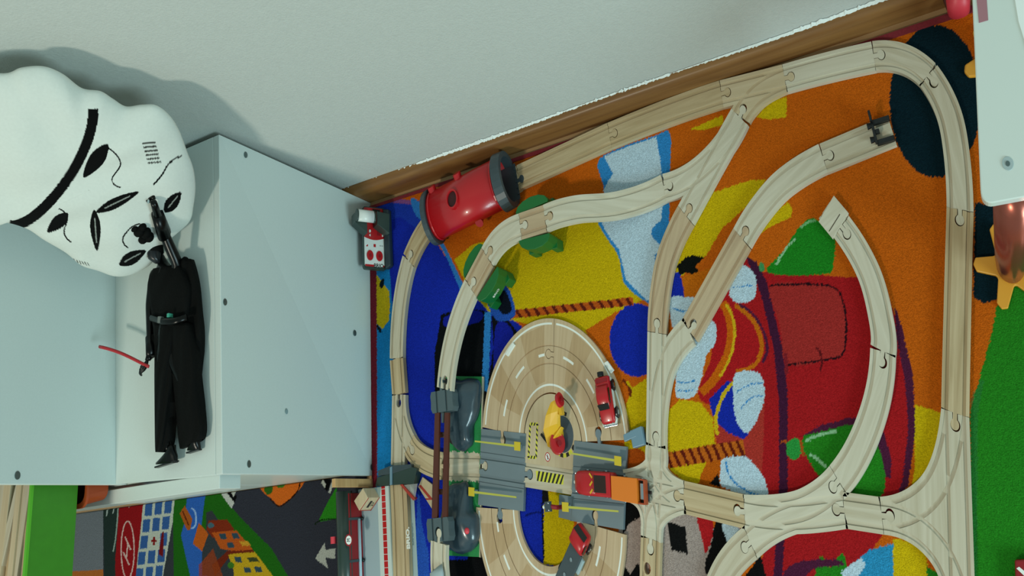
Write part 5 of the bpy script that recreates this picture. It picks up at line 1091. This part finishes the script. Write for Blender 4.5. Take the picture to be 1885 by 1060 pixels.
# ================================================================== FIGURE (plain black toy figure in a long coat)
zf0 = lambda py: ZF+(ZB-ZF)*max(0, min(1, (870-py)/600))
def fp(px, py, dz): return at(px, py, zf0(py)+dz)
fg = thing('toy_figure', fp(315, 620, 0), 'black toy figure in a long coat lying on the cabinet top, one arm raised', 'toy figure')
def skin(name, chains, m_, par, sub=1):
    """chains: list of lists of (point, radius) ; joined where points coincide"""
    vs, rs, es, key = [], [], [], {}
    for ch in chains:
        prev = None
        for p, r_ in ch:
            kk_ = tuple(np.round(p, 5))
            if kk_ not in key: key[kk_] = len(vs); vs.append(p); rs.append(r_)
            i_ = key[kk_]
            if prev is not None: es.append((prev, i_))
            prev = i_
    org = ORG[par.name]; W = np.array(vs)*np.array([1, K, 1])-org
    me = bpy.data.meshes.new(name); me.from_pydata(W.tolist(), es, []); me.materials.append(m_); o = bpy.data.objects.new(name, me); C.objects.link(o); o.parent = par; ORG[o.name] = org
    sm = o.modifiers.new('skin', 'SKIN'); sm.use_smooth_shade = True
    for v_, r_ in zip(me.skin_vertices[0].data, rs): v_.radius = (r_, r_)
    me.skin_vertices[0].data[0].use_root = True
    ss = o.modifiers.new('s', 'SUBSURF'); ss.levels = sub; ss.render_levels = sub; return o
def cz_(px, py, dn):
    q = onplane(px, py); q = q+(cam0-q)/np.linalg.norm(cam0-q)*dn; return q[2]-zf0(py)
AZ = [cz_(300, 424, .050), cz_(290, 396, .058), cz_(282, 372, .064)]; print('AZ', AZ, cz_(287, 458, .05), cz_(258, 426, .05))
sh_r = (fp(330, 492, .030), .013); sh_l = (fp(284, 500, .026), .011); ch_ = (fp(306, 510, .028), .019)
skin('body', [[(fp(310, 640, .026), .020), (fp(308, 580, .027), .019), ch_, (fp(298, 480, .030), .010), (fp(292, 466, .034), .0085)],
              [ch_, sh_r, (fp(316, 462, .052), .0125), (fp(300, 424, AZ[0]), .0105), (fp(290, 396, AZ[1]), .0090), (fp(284, 376, AZ[2]), .0070), (fp(281, 366, AZ[2]), .0075)],
              [ch_, sh_l, (fp(276, 560, .026), .0095), (fp(277, 615, .030), .0085), (fp(277, 648, .036), .0070), (fp(272, 665, .040), .0070)],
              [(fp(310, 640, .026), .020), (fp(300, 700, .024), .015), (fp(303, 770, .024), .012), (fp(310, 832, .022), .0075)],
              [(fp(310, 640, .026), .020), (fp(338, 700, .022), .014), (fp(350, 765, .020), .011), (fp(361, 812, .016), .0065)]], BLKG, fg)
# head: plain with brow, nose, chin and ears
hc_ = fp(285, 460, .046); hd = np.array([-.25, .97, 0])
mk('head', *loft([sec(hc_+np.array([.004, -.0185, -.004]), (.006, 0, 0), (0, 0, .006)), sec(hc_+np.array([0, -.013, 0]), (.0115, 0, 0), (0, 0, .012)), sec(hc_+np.array([-.001, -.004, .001]), (.0140, 0, 0), (0, 0, .0145)), sec(hc_+np.array([0, .006, 0]), (.0148, 0, 0), (0, 0, .0150)), sec(hc_+np.array([.001, .014, 0]), (.0115, 0, 0), (0, 0, .012)), sec(hc_+np.array([.001, .0185, 0]), (.0050, 0, 0), (0, 0, .005))], 20), mat('charcoal_figure_plastic', '15171A', rough=.35), fg, smooth=True)
fz = lambda dx, dy, dz: hc_+np.array([dx, dy, dz])
mk('nose', *loft([sec(fz(-.010, .003, .010), (.0012, 0, .001), (0, .001, .001)), sec(fz(-.0128, -.003, .0120), (.0022, 0, .0015), (0, .001, .002)), sec(fz(-.011, -.0045, .0105), (.001, 0, .001), (0, .0008, .001))], 8), MATS['charcoal_figure_plastic'], fg, smooth=True)
mk('brow', *tube([fz(-.0135, .004, .0045), fz(-.011, .0052, .0105), fz(-.004, .0052, .0145)], .0014, 8), BLKG, fg, smooth=True)
mk('mouth', *tube([fz(-.0120, -.0085, .0055), fz(-.0095, -.0090, .0095)], .0008, 6), BLKG, fg)
mk('ear', *ball(fz(.010, .000, .009), .002, .0028, .003), MATS['charcoal_figure_plastic'], fg, smooth=True)
mk('hair', *loft([sec(fz(.004, -.004, -.001), (.0135, 0, 0), (0, 0, .0150)), sec(fz(.003, .006, .001), (.0145, 0, 0), (0, 0, .0158)), sec(fz(.003, .0145, .001), (.0120, 0, 0), (0, 0, .0125)), sec(fz(.003, .0195, 0), (.0055, 0, 0), (0, 0, .0055))], 18), BLKM, fg, smooth=True)
# coat: two long front panels, cape on the right, collar folds
def panel(rows, m_, name, thick=.010, n=9, wave=.0015, ph=0):
    """rows: (pxL, pxR, py, dz) -> closed cloth slab following the body"""
    Vt, Vb = [], []; fl_ = [np.array([a_, b_, *(c_ if hasattr(c_, '__len__') else (c_, c_)), d_], float) for a_, b_, c_, d_ in rows]
    rows = [(r[0], r[1], (r[2], r[3]), r[4]) for r in crv(fl_, 6)]; n = 15
    for r_i, (xl, xr, py, dz) in enumerate(rows):
        for j in range(n):
            t_ = j/(n-1); bulge = math.sin(math.pi*t_)
            p = fp(xl+(xr-xl)*t_, py[0]+(py[1]-py[0])*t_ if hasattr(py, '__len__') else py, dz+.006*bulge+wave*math.sin(t_*14+r_i*.5+ph)); Vt.append(p)
            q = p.copy(); q[2] = max(zf0(600)+.0035, p[2]-thick); Vb.append(q)
    m2 = len(rows); V = Vt+Vb; o_ = len(Vt); Fc = []
    for a_ in range(m2-1):
        for j in range(n-1):
            i0 = a_*n+j; Fc.append((i0, i0+n, i0+n+1, i0+1)); Fc.append((o_+i0, o_+i0+1, o_+i0+n+1, o_+i0+n))
    for a_ in range(m2-1):
        i0 = a_*n; Fc.append((i0, i0+o_, i0+n+o_, i0+n)); i0 = a_*n+n-1; Fc.append((i0+n, i0+n+o_, i0+o_, i0))
    for j in range(n-1): Fc.append((j+1, j+1+o_, j+o_, j)); i0 = (m2-1)*n+j; Fc.append((i0, i0+o_, i0+1+o_, i0+1))
    return mk(name, V, Fc, m_, fg, smooth=True)
panel([(318, 350, 476, .028), (310, 361, 520, .027), (312, 366, 570, .024), (322, 370, 620, .019), (335, 366.5, 700, .012), (345, 369, 745, .010), (350, 370, 778, .008)], BLKM, 'cape', .010)
panel([(282, 326, (494, 486), .038), (272, 342, 520, .042), (273, 342, 545, .042), (278, 340, 575, .040), (281, 334, 600, .038)], BLKM, 'coat_front', .020, wave=.0010)
panel([(281, 322, 594, .040), (284, 318, 640, .038), (284, 312, 700, .036), (284.5, 309, 760, .034), (285, 306, 810, .030), (286, 302, 832, .026)], BLKM, 'coat_panel', .022)
panel([(308, 345, 594, .040), (312, 352, 640, .036), (318, 358, 700, .032), (324, 365, 760, .028), (327, 369, 800, .024), (331, 369, (826, 806), .020)], BLKM, 'coat_panel', .020, ph=2)
mk('belt', *tube([fp(279, 585, .045), fp(300, 592, .057), (fp(322, 591, .056)), fp(344, 584, .044)], .0048, 8), BLKG, fg, smooth=True)
mk('buckle', *obox(fp(293, 588, .060), (1, -.1), .0085, .0085, zf0(588)+.052, zf0(588)+.061), mat('buckle_grey', '6A6E6A', rough=.35), fg, bevel=.0008)
mk('teal_button', *obox(fp(309, 580, .060), (1, 0), .0060, .0050, zf0(578)+.050, zf0(578)+.0605), mat('teal_button_plastic', '3E9C84', rough=.3), fg, bevel=.0006)
for (px, py, s_) in ((256, 425, 1.25), (247, 420, .8), (263, 440, 1.0), (268, 428, 1.2), (274, 436, 1.1), (262, 418, .9)):
    mk('scarf_fold', *ball(fp(px, py, cz_(px, py, .050)), .0105*s_, .0070*s_, .008*s_, 12, 8), BLKM, fg, smooth=True)
for (px, py, s_) in ((341, 482, 1.0), (345, 497, 1.0), (338, 510, .9)):
    mk('collar_fold', *ball(fp(px, py, .024), .0075*s_, .0075*s_, .009, 12, 8), BLKM, fg, smooth=True)
# hands with fingers
def hand(c, fd, sd, scl, label=None):
    fd = np.array(fd, float); fd /= np.linalg.norm(fd*[1, K, 1]); sd = np.array(sd, float); sd /= np.linalg.norm(sd*[1, K, 1]); up_ = np.array([0, 0, 1.])
    ch = []; pl = (c, .0046*scl)
    for k, (o_, l_) in enumerate(((-1.2, .9), (-.4, 1.05), (.4, 1.0), (1.2, .78))):
        kn_ = c+fd*.008*scl+sd*o_*.0030*scl
        ch.append([pl, (kn_, .0022*scl), (kn_+fd*.0065*l_*scl+up_*.001, .0019*scl), (kn_+fd*.0105*l_*scl-up_*.002*scl, .0017*scl), (kn_+fd*.0125*l_*scl-up_*.005*scl, .0014*scl)])
    ch.append([pl, (c+sd*.0055*scl+fd*.001*scl, .0023*scl), (c+sd*.0085*scl+fd*.006*scl, .0018*scl)])
    return skin('hand', ch, BLKG, fg, 1)
hand(fp(280, 372, AZ[2]), (-.25, .97, 0), (-1, 0, .1), 1.6)
hand(fp(273, 668, .041), (-.75, -.3, .1), (.1, 1, .1), 1.55)
mk('cuff', *tube([fp(277, 622, .034), fp(277, 655, .040)], [.0100, .0085], 16), BLKG, fg, smooth=True)
mk('cuff', *tube([fp(302, 430, AZ[0]), fp(289, 392, AZ[1])], [.0135, .0110], 16), BLKG, fg, smooth=True)
mk('hand_ring', *disc(fp(273, 371, AZ[2]+.008), (0, 0, 1), .0028, .001, 12), GREYP, fg)
# boots
def boot(ank, heel, toe, zb):
    a_, h_, t_ = fp(*ank, zb), fp(*heel, zb-.006), fp(*toe, zb-.004)
    m_ = (h_+t_)/2
    mk('boot', *loft([sec(a_+np.array([0, .006, 0]), (.0075, 0, 0), (0, 0, .0075)), sec(a_, (.0080, 0, 0), (0, 0, .0080)), sec((a_+m_)/2, (abs(h_[0]-t_[0])*.36, .0, 0), (0, 0, .0085)), sec(m_+np.array([0, .002, 0]), (abs(h_[0]-t_[0])*.50, -.001, 0), (0, 0, .0070)), sec(m_, (abs(h_[0]-t_[0])*.51, -.001, 0), (0, 0, .0062))], 18, 2.4), BLKG, fg, smooth=True)
    mk('sole', *obox(m_+np.array([0, -.0008, 0]), (1, .06), abs(h_[0]-t_[0])*.98, .0022, m_[2]-.0055, m_[2]+.0055), BLACK, fg, bevel=.0010)
boot((316, 828), (327, 850), (287, 856), .022); boot((360, 812), (369, 830), (345, 828), .016)
# red stick in the left hand
r0, r1 = fp(266, 671, .045), at(183, 638, zf0(640)+.062)
r1 = onx(183, 638, -1.5990+.012) if r1[0] < -1.59 else r1
mid_ = (r0+r1)/2+np.array([0, .003, .002])
solo('red_stick', tube(crv([r0+(r0-r1)*.06, r0, mid_, r1], 6), [.0024]*19, 10), mat('translucent_red', 'B01C24', rough=.25), 'thin red plastic stick held in the lowered hand of the black figure', 'toy stick', smooth=True)
